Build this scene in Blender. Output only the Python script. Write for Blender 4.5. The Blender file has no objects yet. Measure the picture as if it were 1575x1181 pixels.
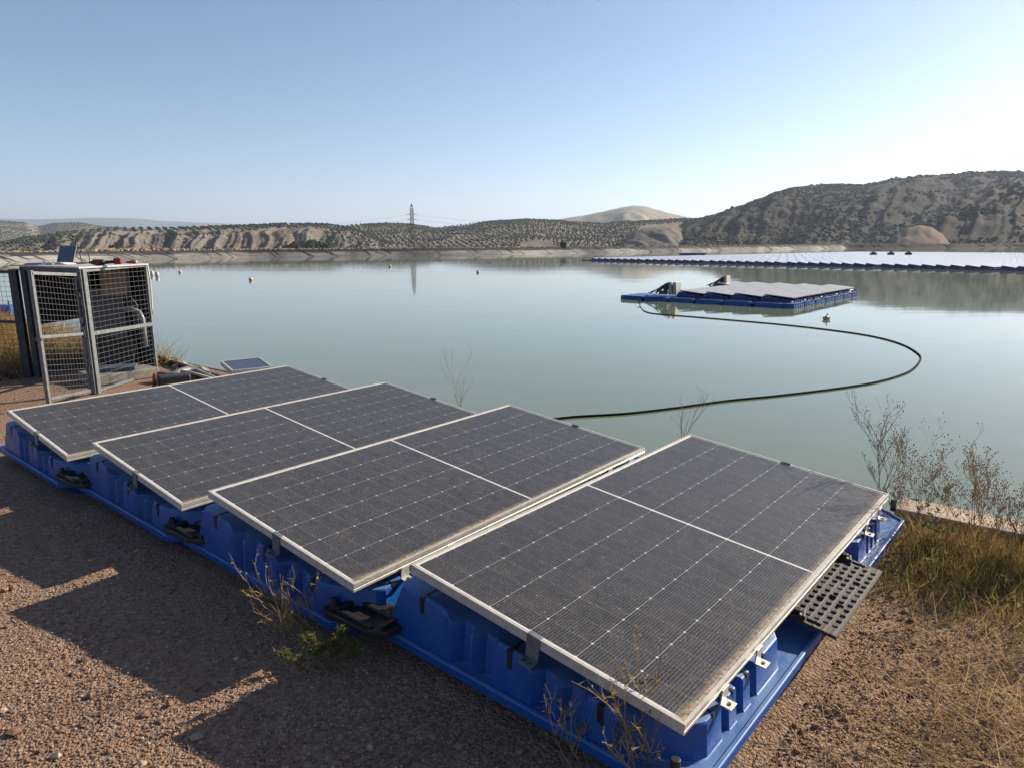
import bpy, bmesh, math, random
from mathutils import Vector, Matrix, noise as mn
R=math.radians
rnd=random.Random(7)
S=bpy.context.scene
# ---------------------------------------------------------------- camera, sky, sun, exposure
EYE=Vector((0,0,1.6)); FOC=1057.1; PIT=R(11.5486); ROL=R(-0.25)
fwd=Vector((0,math.cos(PIT),-math.sin(PIT))); _u=Vector((0,math.sin(PIT),math.cos(PIT))); _r=Vector((1,0,0))
rgt=_r*math.cos(ROL)+_u*math.sin(ROL); upv=_u*math.cos(ROL)-_r*math.sin(ROL)
cd=bpy.data.cameras.new('camera'); cam=bpy.data.objects.new('camera',cd); S.collection.objects.link(cam)
cd.sensor_width=36; cd.sensor_fit='HORIZONTAL'; cd.lens=FOC/1575*36; cd.clip_start=.05; cd.clip_end=30000
cam.matrix_world=Matrix(((rgt.x,upv.x,-fwd.x,EYE.x),(rgt.y,upv.y,-fwd.y,EYE.y),(rgt.z,upv.z,-fwd.z,EYE.z),(0,0,0,1)))
S.camera=cam
SUN_AZ,SUN_EL=60.5,25.5
w=bpy.data.worlds.new('World'); S.world=w; w.use_nodes=True
nt=w.node_tree; nt.nodes.clear()
sky=nt.nodes.new('ShaderNodeTexSky'); sky.sky_type='NISHITA'; sky.sun_disc=False
sky.sun_elevation=R(SUN_EL); sky.sun_rotation=R(SUN_AZ); sky.altitude=300
sky.air_density=.75; sky.dust_density=.55; sky.ozone_density=1.3
bg=nt.nodes.new('ShaderNodeBackground'); bg.inputs[1].default_value=.071
wo=nt.nodes.new('ShaderNodeOutputWorld'); nt.links.new(sky.outputs[0],bg.inputs[0]); nt.links.new(bg.outputs[0],wo.inputs[0])
sd=bpy.data.lights.new('sun','SUN'); sd.energy=5.0; sd.angle=R(.53); sd.color=(1,.87,.70)
so=bpy.data.objects.new('sun',sd); S.collection.objects.link(so)
sdir=Vector((math.sin(R(SUN_AZ))*math.cos(R(SUN_EL)),math.cos(R(SUN_AZ))*math.cos(R(SUN_EL)),math.sin(R(SUN_EL))))
so.rotation_euler=sdir.to_track_quat('Z','Y').to_euler(); so.location=sdir*50
S.view_settings.view_transform='Standard'; S.view_settings.look='None'; S.view_settings.gamma=1; S.view_settings.exposure=1.08
S.render.resolution_x=1024; S.render.resolution_y=767
S.cycles.max_bounces=6; S.cycles.volume_bounces=0; S.cycles.volume_max_steps=64
WZ=-1.2; G=.00786
def gz(x,y): return G*max(-5.,min(y,20.))
def ray(u,v): return fwd+rgt*((u-787.5)/FOC)-upv*((v-590.5)/FOC)
def bp(u,v,z=None):
    d=ray(u,v)
    if z is None: return EYE+d*(-1.6/(d.z-G*d.y))
    return EYE+d*((z-1.6)/d.z)
def polar(u,v,D):
    d=ray(u,v); return EYE+d*(D/math.hypot(d.x,d.y))
def az_of(u,v=372):
    d=ray(u,v); return math.atan2(d.x,d.y)
# ---------------------------------------------------------------- helpers
class MB:
    def __init__(s): s.v=[];s.f=[];s.uv=None
    def add(s,vs,fs):
        b=len(s.v); s.v+=[tuple(x) for x in vs]; s.f+=[tuple(b+i for i in f) for f in fs]; return b
    def box(s,c,h,M=None):
        vs=[Vector((c[0]+i*h[0],c[1]+j*h[1],c[2]+k*h[2])) for i in(-1,1) for j in(-1,1) for k in(-1,1)]
        if M is not None: vs=[M@v for v in vs]
        s.add(vs,[(0,1,3,2),(4,6,7,5),(0,4,5,1),(2,3,7,6),(0,2,6,4),(1,5,7,3)])
    def boxr(s,c,h,rz=0,rx=0,ry=0):
        M=Matrix.Translation(Vector(c))@Matrix.Rotation(rz,4,'Z')@Matrix.Rotation(rx,4,'X')@Matrix.Rotation(ry,4,'Y'); s.box((0,0,0),h,M)
    def tube(s,pts,r,n=6,cap=True):
        pts=[Vector(p) for p in pts]; rr=r if isinstance(r,(list,tuple)) else [r]*len(pts)
        b=len(s.v); t=(pts[1]-pts[0]).normalized(); a=Vector((0,0,1)) if abs(t.z)<.9 else Vector((1,0,0)); nx=t.cross(a).normalized()
        for i,p in enumerate(pts):
            t=(pts[min(i+1,len(pts)-1)]-pts[max(i-1,0)]).normalized(); nx=(nx-t*nx.dot(t)).normalized(); ny=t.cross(nx)
            for k in range(n):
                an=2*math.pi*k/n; s.v.append(tuple(p+(nx*math.cos(an)+ny*math.sin(an))*rr[i]))
        for i in range(len(pts)-1):
            for k in range(n): s.f.append((b+i*n+k,b+i*n+(k+1)%n,b+(i+1)*n+(k+1)%n,b+(i+1)*n+k))
        if cap:
            s.f.append(tuple(b+k for k in reversed(range(n)))); e=b+(len(pts)-1)*n; s.f.append(tuple(e+k for k in range(n)))
    def blob(s,c,r,sub=1,j=.25,rg=rnd,sq=1.):
        V,F=ICO[sub]; b=len(s.v); c=Vector(c); q=Matrix.Rotation(rg.random()*6.3,3,'Z')@Matrix.Rotation(rg.random()*3,3,'X')
        rv=r if isinstance(r,(tuple,list)) else (r,r,r*sq)
        for v in V:
            k=1+rg.uniform(-j,j); p=q@v; s.v.append((c.x+p.x*rv[0]*k,c.y+p.y*rv[1]*k,c.z+p.z*rv[2]*k))
        s.f+=[(b+x,b+y,b+z) for x,y,z in F]
    def prism(s,pl,z0,z1):
        n=len(pl); s.add([(x,y,z0) for x,y in pl]+[(x,y,z1) for x,y in pl],[tuple(range(n))[::-1],tuple(range(n,2*n))]+[(i,(i+1)%n,n+(i+1)%n,n+i) for i in range(n)])
    def blade(s,p,d,L,wd,bend,seg=2):
        # a thin curved blade of grass
        p=Vector(p); d=Vector(d).normalized(); sx=d.cross(Vector((0,0,1)));
        if sx.length<1e-3: sx=Vector((1,0,0))
        sx=Matrix.Rotation(rnd.random()*3.1,3,d)@sx.normalized(); bd=Vector((math.cos(bend[1]),math.sin(bend[1]),-.4))*bend[0]
        b=len(s.v)
        for i in range(seg+1):
            k=i/seg; q=p+d*L*k+bd*L*k*k; ww=wd*(1-k*.9); s.v.append(tuple(q-sx*ww)); s.v.append(tuple(q+sx*ww))
        for i in range(seg): s.f.append((b+2*i,b+2*i+1,b+2*i+3,b+2*i+2))
    def mesh(s,name,m=None,smooth=False):
        me=bpy.data.meshes.new(name); me.from_pydata(s.v,[],s.f); me.update()
        if m: me.materials.append(m)
        if smooth: me.polygons.foreach_set('use_smooth',[True]*len(me.polygons))
        return me
    def build(s,name,m,parent=None,smooth=False,bevel=0):
        bm_=s.mesh(name,m,smooth); o=bpy.data.objects.new(name,bm_); S.collection.objects.link(o)
        if parent is not None: o.parent=parent
        if bevel:
            bm=bmesh.new(); bm.from_mesh(bm_); bmesh.ops.recalc_face_normals(bm,faces=bm.faces); bm.to_mesh(bm_); bm.free()
            md=o.modifiers.new('bevel','BEVEL'); md.width=bevel; md.segments=2; md.limit_method='ANGLE'; md.angle_limit=R(25)
            bm_.polygons.foreach_set('use_smooth',[True]*len(bm_.polygons)); md.harden_normals=True
        return o
def _ico(sub):
    bm=bmesh.new(); bmesh.ops.create_icosphere(bm,subdivisions=sub,radius=1); bm.verts.ensure_lookup_table()
    r=([v.co.copy() for v in bm.verts],[tuple(v.index for v in f.verts) for f in bm.faces]); bm.free(); return r
ICO={k:_ico(k) for k in (1,2,3)}
def tag(o,label=None,cat=None,group=None,kind=None):
    if label:o['label']=label
    if cat:o['category']=cat
    if group:o['group']=group
    if kind:o['kind']=kind
    return o
def empty(name,loc=(0,0,0),rz=0,**k):
    o=bpy.data.objects.new(name,None); S.collection.objects.link(o); o.location=loc; o.rotation_euler=(0,0,rz); o.empty_display_size=.1; return tag(o,**k)
def copy_tree(o,parent=None):
    c=o.copy(); S.collection.objects.link(c); c.parent=parent
    for ch in list(o.children): copy_tree(ch,c)
    return c
# ---------------------------------------------------------------- materials
class NT:
    def __init__(s,name):
        s.m=bpy.data.materials.new(name); s.m.use_nodes=True; s.t=s.m.node_tree; s.b=s.t.nodes['Principled BSDF']; s.out=s.t.nodes['Material Output']
        s.tc=None
    def n(s,ty,**k):
        x=s.t.nodes.new('ShaderNode'+ty)
        for a,b in k.items(): setattr(x,a,b)
        return x
    def l(s,a,b): s.t.links.new(a,b)
    def co(s,kind='Object'):
        if s.tc is None: s.tc=s.n('TexCoord')
        return s.tc.outputs[kind]
    def inp(s,sock,v):
        if hasattr(v,'is_output') or isinstance(v,bpy.types.NodeSocket): s.l(v,sock)
        else: sock.default_value=v
    def M(s,op,a,b=0.,c=0.):
        x=s.n('Math',operation=op); s.inp(x.inputs[0],a); s.inp(x.inputs[1],b); s.inp(x.inputs[2],c); return x.outputs[0]
    def noise(s,scale,det=4,rough=.55,vec=None,dist=0,out=0):
        x=s.n('TexNoise'); x.inputs['Scale'].default_value=scale; x.inputs['Detail'].default_value=det; x.inputs['Roughness'].default_value=rough; x.inputs['Distortion'].default_value=dist
        s.l(vec if vec is not None else s.co(),x.inputs['Vector']); return x.outputs[out]
    def vor(s,scale,feat='F1',vec=None,out='Distance',rand=1):
        x=s.n('TexVoronoi',feature=feat); x.inputs['Scale'].default_value=scale; x.inputs['Randomness'].default_value=rand
        s.l(vec if vec is not None else s.co(),x.inputs['Vector']); return x.outputs[out]
    def ramp(s,fac,stops,interp='LINEAR'):
        x=s.n('ValToRGB'); x.color_ramp.interpolation=interp; e=x.color_ramp.elements
        while len(e)<len(stops): e.new(.5)
        for i,(p,c) in enumerate(stops): e[i].position=p; e[i].color=(c,c,c,1) if isinstance(c,(int,float)) else (*c,1)
        s.l(fac,x.inputs[0]); return x.outputs[0]
    def mix(s,f,a,b,bl='MIX'):
        x=s.n('Mix',data_type='RGBA',blend_type=bl); s.inp(x.inputs[0],f)
        for i,v in ((6,a),(7,b)):
            if isinstance(v,tuple): x.inputs[i].default_value=(*v,1)
            else: s.l(v,x.inputs[i])
        return x.outputs[2]
    def mapping(s,sc=(1,1,1),rot=(0,0,0),vec=None):
        x=s.n('Mapping'); x.inputs['Scale'].default_value=sc; x.inputs['Rotation'].default_value=rot; s.l(vec if vec is not None else s.co(),x.inputs[0]); return x.outputs[0]
    def bump(s,h,strength=.5,dist=.01,prev=None):
        x=s.n('Bump'); x.inputs['Strength'].default_value=strength; x.inputs['Distance'].default_value=dist; s.l(h,x.inputs['Height'])
        if prev is not None: s.l(prev,x.inputs['Normal'])
        s.l(x.outputs[0],s.b.inputs['Normal']); return x.outputs[0]
    def base(s,c,rough=.6,metal=0,spec=.5):
        if isinstance(c,tuple): s.b.inputs['Base Color'].default_value=(*c,1)
        else: s.l(c,s.b.inputs['Base Color'])
        s.inp(s.b.inputs['Roughness'],rough); s.b.inputs['Metallic'].default_value=metal; s.b.inputs['Specular IOR Level'].default_value=spec; return s
def simple(name,c,rough=.6,metal=0,var=.25,sc=8,bump=0,spec=.5,c2=None):
    k=NT(name); c2=c2 or tuple(x*(1-var) for x in c); f=k.noise(sc,5,.6)
    k.base(k.mix(k.ramp(f,[(.35,0.),(.65,1.)]),c,c2),rough,metal,spec)
    if bump: k.bump(k.noise(sc*6,4),bump,.004)
    return k.m
PL,PW=2.278,1.134
def mk_panel_mat(name,dust=.3,lines=True):
    k=NT(name); sp=k.n('SeparateXYZ'); k.l(k.co('UV'),sp.inputs[0]); s_,t_=sp.outputs[0],sp.outputs[1]
    M=k.M; pc=(PL/2-.028)/12; tp=(PW-.042)/6
    c=M('SUBTRACT',M('ABSOLUTE',M('SUBTRACT',s_,PL/2)),.006); t=M('SUBTRACT',t_,.021)
    def dist(x,p): return M('MULTIPLY',M('ABSOLUTE',M('SUBTRACT',M('FRACT',M('ADD',M('DIVIDE',x,p),.5)),.5)),p)
    dc,dt=dist(c,pc),dist(t,tp)
    oi=M('MAXIMUM',M('MAXIMUM',M('LESS_THAN',c,0.),M('GREATER_THAN',c,pc*12)),M('MAXIMUM',M('LESS_THAN',t,0.),M('GREATER_THAN',t,tp*6)))
    thin=M('LESS_THAN',dc,.0006); col=M('LESS_THAN',dt,.0011); dia=M('LESS_THAN',M('ADD',dc,dt),.0058)
    bus=M('LESS_THAN',dist(t,tp/16),.00055)
    nz=k.noise(3.,5,.6); cellv=k.n('TexWhiteNoise',noise_dimensions='2D'); cv=k.n('CombineXYZ'); k.l(M('FLOOR',M('DIVIDE',c,pc)),cv.inputs[0]); k.l(M('FLOOR',M('DIVIDE',t,tp)),cv.inputs[1]); k.l(cv.outputs[0],cellv.inputs['Vector'])
    cell=k.mix(cellv.outputs['Value'],(.010,.011,.016),(.016,.017,.022))
    cell=k.mix(M('MULTIPLY',bus,.62),cell,(.27,.26,.25))
    cell=k.mix(M('MULTIPLY',thin,.30),cell,(.5,.5,.5))
    cell=k.mix(M('MULTIPLY',col,.5),cell,(.6,.6,.6))
    cell=k.mix(M('MAXIMUM',M('MULTIPLY',dia,.85),oi),cell,(.62,.62,.60))
    d1=k.ramp(k.noise(150,4,.8),[(.40,.0),(.68,1.)]); d2=k.ramp(k.noise(14,5,.65,dist=.6),[(.3,.25),(.75,1.)]); sm=k.ramp(k.noise(60,6,.7,vec=k.mapping((1,.25,1))),[(.45,.0),(.75,1.)])
    dd=M('MULTIPLY',M('MULTIPLY_ADD',d1,1.0,.12),M('MULTIPLY',d2,dust)); dd=M('ADD',dd,M('MULTIPLY',sm,dust*.35))
    # a band of washed-down dirt along the low edge of the glass
    eb=k.n('MapRange',interpolation_type='SMOOTHSTEP'); k.l(M('ADD',t_,M('MULTIPLY',k.noise(6,5,.7),.06)),eb.inputs[0]); eb.inputs[1].default_value=PW-.024; eb.inputs[2].default_value=PW+.012
    sf=k.n('MapRange'); k.l(s_,sf.inputs[0]); sf.inputs[1].default_value=.5; sf.inputs[2].default_value=1.5; sf.inputs[3].default_value=1.; sf.inputs[4].default_value=.45
    ebf=M('MULTIPLY',M('MULTIPLY',eb.outputs[0],sf.outputs[0]),k.ramp(k.noise(45,6,.7),[(.2,.55),(.6,1.)]))
    spk=M('MULTIPLY',M('LESS_THAN',k.vor(26),.07),M('GREATER_THAN',k.noise(5,3),.52))
    dust_c=k.mix(k.noise(40,3),(.13,.112,.09),(.20,.175,.14)); dirt_c=k.mix(k.ramp(k.noise(70,5,.7),[(.4,0.),(.6,1.)]),(.34,.26,.175),(.13,.10,.07))
    colr=k.mix(dd,cell,dust_c); colr=k.mix(M('MULTIPLY',spk,.6),colr,(.45,.42,.36)); colr=k.mix(M('MULTIPLY',M('MULTIPLY',M('LESS_THAN',k.vor(120),.22),M('GREATER_THAN',k.noise(17,4,.7),.47)),.45),colr,(.36,.33,.28)); colr=k.mix(ebf,colr,dirt_c)
    k.base(colr,M('ADD',.30,M('MULTIPLY',M('ADD',dd,ebf),.5)),0,.32); k.bump(M('ADD',M('MULTIPLY',d1,.3),ebf),.25,.002)
    return k.m
m_glass=mk_panel_mat('dusty_solar_glass',.42)
def mk_alu():
    k=NT('aluminium'); n_=k.noise(30,5,.7); k.base(k.mix(k.ramp(n_,[(.4,0.),(.75,1.)]),(.56,.53,.48),(.40,.36,.30)),.42,.35); return k.m
m_alu=mk_alu()
def mk_blue():
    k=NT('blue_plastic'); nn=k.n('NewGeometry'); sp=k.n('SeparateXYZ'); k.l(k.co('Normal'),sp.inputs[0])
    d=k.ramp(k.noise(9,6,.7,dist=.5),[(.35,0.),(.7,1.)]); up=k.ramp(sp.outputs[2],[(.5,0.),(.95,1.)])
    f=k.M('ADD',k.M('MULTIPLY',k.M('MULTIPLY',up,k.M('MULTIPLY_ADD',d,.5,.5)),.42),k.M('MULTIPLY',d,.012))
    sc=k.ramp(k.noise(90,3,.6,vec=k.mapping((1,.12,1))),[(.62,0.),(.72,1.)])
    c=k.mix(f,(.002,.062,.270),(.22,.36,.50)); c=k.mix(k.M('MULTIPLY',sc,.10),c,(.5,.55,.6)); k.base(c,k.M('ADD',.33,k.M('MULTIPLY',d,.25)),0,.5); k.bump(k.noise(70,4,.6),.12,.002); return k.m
m_blue=mk_blue()
m_black=simple('black_plastic',(.018,.018,.018),.5,sc=12,bump=.2)
m_blackd=simple('dusty_black_plastic',(.030,.028,.026),.75,var=-.5,sc=14,bump=.25)
m_galv=simple('galvanised_steel',(.19,.20,.21),.5,.4,var=.35,sc=22)
m_darksteel=simple('dark_steel',(.045,.05,.06),.5,.3,var=.4,sc=10)
m_white=simple('white_sheet',(.42,.42,.41),.5,var=.25,sc=5)
m_red=simple('red_plastic',(.24,.016,.012),.4,sc=9)
m_conc=simple('concrete',(.42,.32,.26),.9,var=.45,sc=7,bump=.6)
m_rope=simple('dark_hose',(.010,.010,.009),.95,spec=.05)
# gravel
def mk_gravel():
    k=NT('gravel'); v=k.mapping((1,1,1)); wv=k.n('VectorMath',operation='ADD'); k.l(k.co(),wv.inputs[0]); ns=k.n('VectorMath',operation='SCALE'); k.l(k.noise(30,3,out=1),ns.inputs[0]); ns.inputs['Scale'].default_value=.012; k.l(ns.outputs[0],wv.inputs[1]); vv=wv.outputs[0]
    v1=k.vor(75,vec=vv,out='Color'); v2=k.vor(160,vec=vv,out='Color'); b1=k.vor(75,vec=vv); b2=k.vor(160,vec=vv); b3=k.vor(32,vec=vv)
    sp=k.n('SeparateColor'); k.l(v1,sp.inputs[0]); sp2=k.n('SeparateColor'); k.l(v2,sp2.inputs[0])
    a=k.ramp(sp.outputs[0],[(0,(.115,.066,.042)),(.4,(.185,.122,.088)),(.8,(.29,.20,.15)),(1,(.50,.35,.25))]); b=k.ramp(sp2.outputs[1],[(0,(.11,.064,.042)),(.5,(.19,.128,.094)),(1,(.40,.285,.205))])
    c=k.mix(.5,a,b); big=k.ramp(k.noise(1.1,5,.6),[(.35,0.),(.7,1.)]); c=k.mix(k.M('MULTIPLY',big,.5),c,(.34,.215,.14)); c=k.mix(k.M('MULTIPLY',k.ramp(k.noise(.5,4),[(.4,0.),(.65,1.)]),.25),c,(.19,.12,.08))
    k.base(c,.95,0,.2); h=k.M('ADD',k.M('MULTIPLY',b1,-.8),k.M('MULTIPLY',b2,-.4)); h=k.M('ADD',h,k.M('MULTIPLY',k.noise(22,6,.7),1.1))
    k.bump(h,1.,.011); return k.m
m_gravel=mk_gravel()
m_peb=[simple('pebble',(.32,.19,.125),.95,var=.5,sc=18,spec=.2),simple('pale_pebble',(.42,.31,.23),.95,var=.4,sc=20,spec=.2),simple('grey_pebble',(.17,.13,.11),.95,var=.4,sc=20,spec=.2)]
# ---------------------------------------------------------------- water
def mk_water():
    k=NT('reservoir_water'); k.b.inputs['IOR'].default_value=1.33
    f=k.ramp(k.noise(.05,4,.6,vec=k.mapping((1,.4,1),(0,0,.6))),[(.35,0.),(.65,1.)]); k.base(k.mix(f,(.126,.160,.098),(.140,.172,.112)),.04,0,.5)
    a=k.noise(1.6,4,.55,vec=k.mapping((.5,1.6,1),(0,0,.35))); b=k.noise(.22,3,.5,vec=k.mapping((.4,1.5,1),(0,0,.3)))
    patch=k.ramp(k.noise(.035,3,.6,vec=k.mapping((.5,1.2,1),(0,0,.4))),[(.4,.15),(.65,1.)])
    p=k.bump(k.M('MULTIPLY',a,patch),.10,.02); k.bump(b,.35,.02,prev=p); return k.m
# ---------------------------------------------------------------- reservoir rim: crest polygon, liner slope inward, embankment outward
crest=[((330,-75),.3),((60,-42.2),.0),((25,-14.35),.02),((8,-.83),.02),((2.5,3.55),.035),((-4.8,9.36),.07),((-16.3,18.5),.14),((-60,52),.3),((-112,86),.42),((-86.5,115.7),.42),((-60.5,154),.42),((-18.5,169.5),.42),((25.5,199.5),.42),((137,290),.42),((245,302),.42),((400,250),.42)]
def resample(pl,far=2.5,near=.35):
    o=[]
    for i in range(len(pl)):
        (a,za),(b,zb)=pl[i],pl[(i+1)%len(pl)]; a=Vector(a);b=Vector(b); L=(b-a).length; t=0
        while t<L:
            p=a.lerp(b,t/L); o.append((p,za+(zb-za)*t/L,(b-a).normalized())); t+= near if p.length<22 else far
    return o
cr=resample(crest); n=len(cr)
def sm(i,w):  # smoothed tangent
    t=Vector((0,0))
    for j in range(-w,w+1): t+=cr[(i+j)%n][2]
    return t.normalized()
wat=MB(); rim=MB(); uvs=[]; prof=[(0,0),(.10,-.03),(.6,-.30),(1.2,-.60),(1.8,-.9),(2.4,-1.2),(3.0,-1.5),(4.5,-2.3),(8,-4.)]
al=0;rows=[]
cxy=Vector((100,120))
for i,(p,z,tt) in enumerate(cr):
    t=sm(i,2); nrm=Vector((-t.y,t.x)); 
    if nrm.dot(cxy-p)<0: nrm=-nrm
    al+=(cr[i][0]-cr[i-1][0]).length if i else 0; b=len(rim.v); q=p+nrm*2.05; wat.v.append((q.x,q.y,WZ))
    for dx,dz in prof:
        wr=mn.noise(Vector((al*.35,dx*.8,3)))*.07*min(1,dx)+mn.noise(Vector((al*1.5+dx*1.2,dx*.4,9)))*.035*min(1,dx)
        q=p+nrm*(dx*1.0); rim.v.append((q.x,q.y,(z+dz*(z+1.2)/1.2 if dx<=2.4 else dz)+wr)); uvs.append((al,dx))
    rows.append(b)
m_=len(prof)
for i in range(n):
    a=rows[i]; b=rows[(i+1)%n]
    for k_ in range(m_-1): rim.f.append((a+k_,b+k_,b+k_+1,a+k_+1))
wat.f=[tuple(range(n))]
tag(wat.build('water',mk_water()),kind='structure')
def mk_liner():
    k=NT('liner'); g=k.n('Attribute',attribute_name='LinerUV'); v=g.outputs['Vector']
    big=k.ramp(k.noise(.035,4,.6,vec=v),[(.42,0.),(.58,1.)]); st=k.noise(1.,5,.7,vec=k.mapping((.12,2.4,1),vec=v)); 
    sp=k.n('SeparateXYZ'); k.l(v,sp.inputs[0])
    low=k.ramp(k.M('ADD',k.M('DIVIDE',sp.outputs[1],2.4),k.M('MULTIPLY',k.M('SUBTRACT',st,.5),.75)),[(.30,0.),(.46,1.)])
    pale=k.mix(k.ramp(st,[(.35,0.),(.65,1.)]),(.17,.16,.14),(.42,.40,.36)); dark=k.mix(st,(.022,.024,.030),(.06,.062,.068))
    f=k.M('MULTIPLY',low,k.M('MULTIPLY_ADD',big,.7,.3)); c=k.mix(f,dark,pale)
    # dark diagonal fold lines
    wv=k.n('TexWave',wave_type='BANDS',bands_direction='X'); wv.inputs['Scale'].default_value=.055; wv.inputs['Distortion'].default_value=6; wv.inputs['Detail'].default_value=3; wv.inputs['Detail Scale'].default_value=1.2
    k.l(k.mapping((1,1,1),(0,0,.75),vec=v),wv.inputs[0]); fold=k.ramp(wv.outputs[1],[(.0,1.),(.035,0.)])
    po=k.n('SeparateXYZ'); k.l(k.co(),po.inputs[0]); c=k.mix(k.M('MULTIPLY',k.M('GREATER_THAN',po.outputs[0],137.),.93),c,(.016,.018,.024))  # shade on the turned bank past the corner, painted into the liner colour
    c=k.mix(k.M('MULTIPLY',fold,.7),c,(.04,.042,.045)); k.base(c,.8,0,.12); k.bump(k.noise(1.,5,.6,vec=k.mapping((.8,1.5,1),(0,0,.6),vec=v)),.7,.25); return k.m
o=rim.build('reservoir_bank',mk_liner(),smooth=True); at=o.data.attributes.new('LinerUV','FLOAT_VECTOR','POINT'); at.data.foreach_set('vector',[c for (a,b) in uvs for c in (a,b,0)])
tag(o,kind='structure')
# folds of the liner lying diagonally on the far slope
fb=MB(); al=0
for i in range(n):
    p,z,tt=cr[i]
    if p.y<90 or p.x>320 or p.x<-95: continue
    for q in range(1):
        if rnd.random()<.42:
            t=sm(i,2); nrm=Vector((-t.y,t.x)); nrm=nrm if nrm.dot(cxy-p)>0 else -nrm
            if (t.x<0): t=-t
            L=rnd.uniform(1.2,2.7); sl=rnd.uniform(.5,1.8); pts=[]
            for k_ in range(7):
                d=.15+L*k_/6; x=p+nrm*d+t*(sl*d+rnd.uniform(-.1,.1)); pts.append((x.x,x.y,z-d/2.4*(z+1.2)+.05))
            fb.tube(pts,[.02,.05,.07,.07,.06,.05,.02],5)
o2=fb.build('liner_fold',simple('liner_fold_skin',(.10,.10,.10),.6,sc=1)); o2.parent=o
# embankment + plain outward as one ground sheet
gr=MB(); op=[(0,.0),(.25,-.02),(3.5,-.05),(7,-.9),(16,-5.),(60,-7),(250,-8),(900,-9),(3000,-12),(9000,-30),(16000,-80)]
rows=[]; cen=Vector((70,110))
sub=[cr[i] for i in range(0,n)]
for i,(p,z,tt) in enumerate(sub):
    t=sm(i,3); nrm=Vector((t.y,-t.x)); nrm=nrm if nrm.dot(p-cxy)>0 else -nrm
    rad=(p-cen).normalized(); b=len(gr.v); near=(Vector(p).length<40)
    for dx,dz in op:
        k_=min(1,max(0,(dx-10)/60)); d=(nrm*(1-k_)+rad*k_).normalized()
        q=p+d*dx if dx<=60 else p+d*dx
        zz=z+dz
        if near and dx<=16: zz=z-.09*min(1,dx/.2)
        if dx==0: zz=z-.015
        gr.v.append((q.x,q.y,zz))
    rows.append(b)
for i in range(n):
    a=rows[i]; b=rows[(i+1)%n]
    for k_ in range(len(op)-1): gr.f.append((a+k_,a+k_+1,b+k_+1,b+k_))
def mk_soil():
    k=NT('dry_soil'); c=k.mix(k.ramp(k.noise(.02,6,.65),[(.4,0.),(.6,1.)]),(.30,.21,.12),(.20,.15,.09)); c=k.mix(k.ramp(k.noise(.6,5,.7),[(.45,0.),(.6,1.)]),c,(.36,.25,.14)); k.base(c,.95,0,.2); k.bump(k.noise(3,5,.7),.6,.1); return k.m
m_soil=mk_soil()
tag(gr.build('ground',m_soil),kind='structure')
# near gravel patch: fine relief
LD=Vector((.7826,-.6225)); LN=Vector((.6225,.7826)); LP=Vector((2.5,3.55))
def gh(x,y):
    return gz(x,y)+mn.noise(Vector((x*.5,y*.5,1)))*.012+mn.noise(Vector((x*2.2,y*2.2,5)))*.008+mn.noise(Vector((x*9,y*9,8)))*.0045
pm=MB(); 
A_=[-30+ .9*i for i in range(int(22/.9))]+[-10.2+.055*i for i in range(int(17.5/.055))]+[7.4+.8*i for i in range(20)]
B_=[-.03-.05*i for i in range(110)]+[-5.6-.25*i for i in range(12)]+[-9-1.2*i for i in range(14)]
for a in A_:
    for b in B_:
        q=LP+LD*a+LN*b; pm.v.append((q.x,q.y,gh(q.x,q.y)))
nb=len(B_)
for i in range(len(A_)-1):
    for j in range(nb-1): pm.f.append((i*nb+j,(i+1)*nb+j,(i+1)*nb+j+1,i*nb+j+1))
o=pm.build('gravel_ground',m_gravel,smooth=True); tag(o,kind='structure')
# ---------------------------------------------------------------- curb and shore line
tb=MB()
cpts=[LP+LD*a for a in [-.35,1,2.5,4.5,8,14,24]]
for i in range(len(cpts)-1):
    a,b=cpts[i],cpts[i+1]; c=(a+b)/2; L=(b-a).length; tb.boxr((c.x+LN.x*.05,c.y+LN.y*.05,.02+gz(c.x,c.y)),(L/2-.004,.12,.062),math.atan2(LD.y,LD.x))
tag(tb.build('shore_kerb',m_conc,bevel=.012),'pale weathered concrete kerb along the water edge beside the dry weeds','kerb')
# ---------------------------------------------------------------- floating solar units on the shore
TILT=R(5.666)
def body_outline(L,off=0.,top=False):
    """closed outline (s,t) of the raised body of a float, with ribs; off = inset"""
    g=.040+.006*(1 if top else 0); o=off; pts=[]
    s0,s1,t0,t1=.012+o*.55,L-.03-o,(-.165+o if not top else -.062),1.138-o*.5
    # near wall along t
    pts.append((s0,t0+.02)); 
    for c in (.27,.375,.64,.745):
        if c in (.27,.64): pts.append((s0,c-.075))
        pts+=[(s0,c-.048),(s0+g,c-.020),(s0+g,c+.020),(s0,c+.045)]
        if c in (.375,.745): pts.append((s0,c+.07))
    pts+=[(s0,.86),(s0+.012,.92),(s0+.07,1.02),(s0+.13,t1-.02),(s0+.17,t1)]
    for c in (.325,.435,.545): pts+=[(c-.032,t1),(c-.022,t1-g),(c+.012,t1-g),(c+.022,t1)]
    pts+=[(L-.34,t1),(L-.29,t1-.03),(L-.20,t1-.14),(L-.13,t1-.30),(s1-.03,t1-.38),(s1,t1-.42)]
    for c in (.50,.34,.16): pts+=[(s1,c+.04),(s1-g,c+.02),(s1-g,c-.02),(s1,c-.04)]
    pts+=[(s1,t0+.02),(s1-.02,t0)]
    for c in (L-.28,L-.5,L-.72): pts+=[(c+.04,t0),(c+.02,t0+g),(c-.02,t0+g),(c-.04,t0)]
    pts+=[(s0+.02,t0)]
    return pts
def htop(t): return .305-.086*max(t,-.05)
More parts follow.
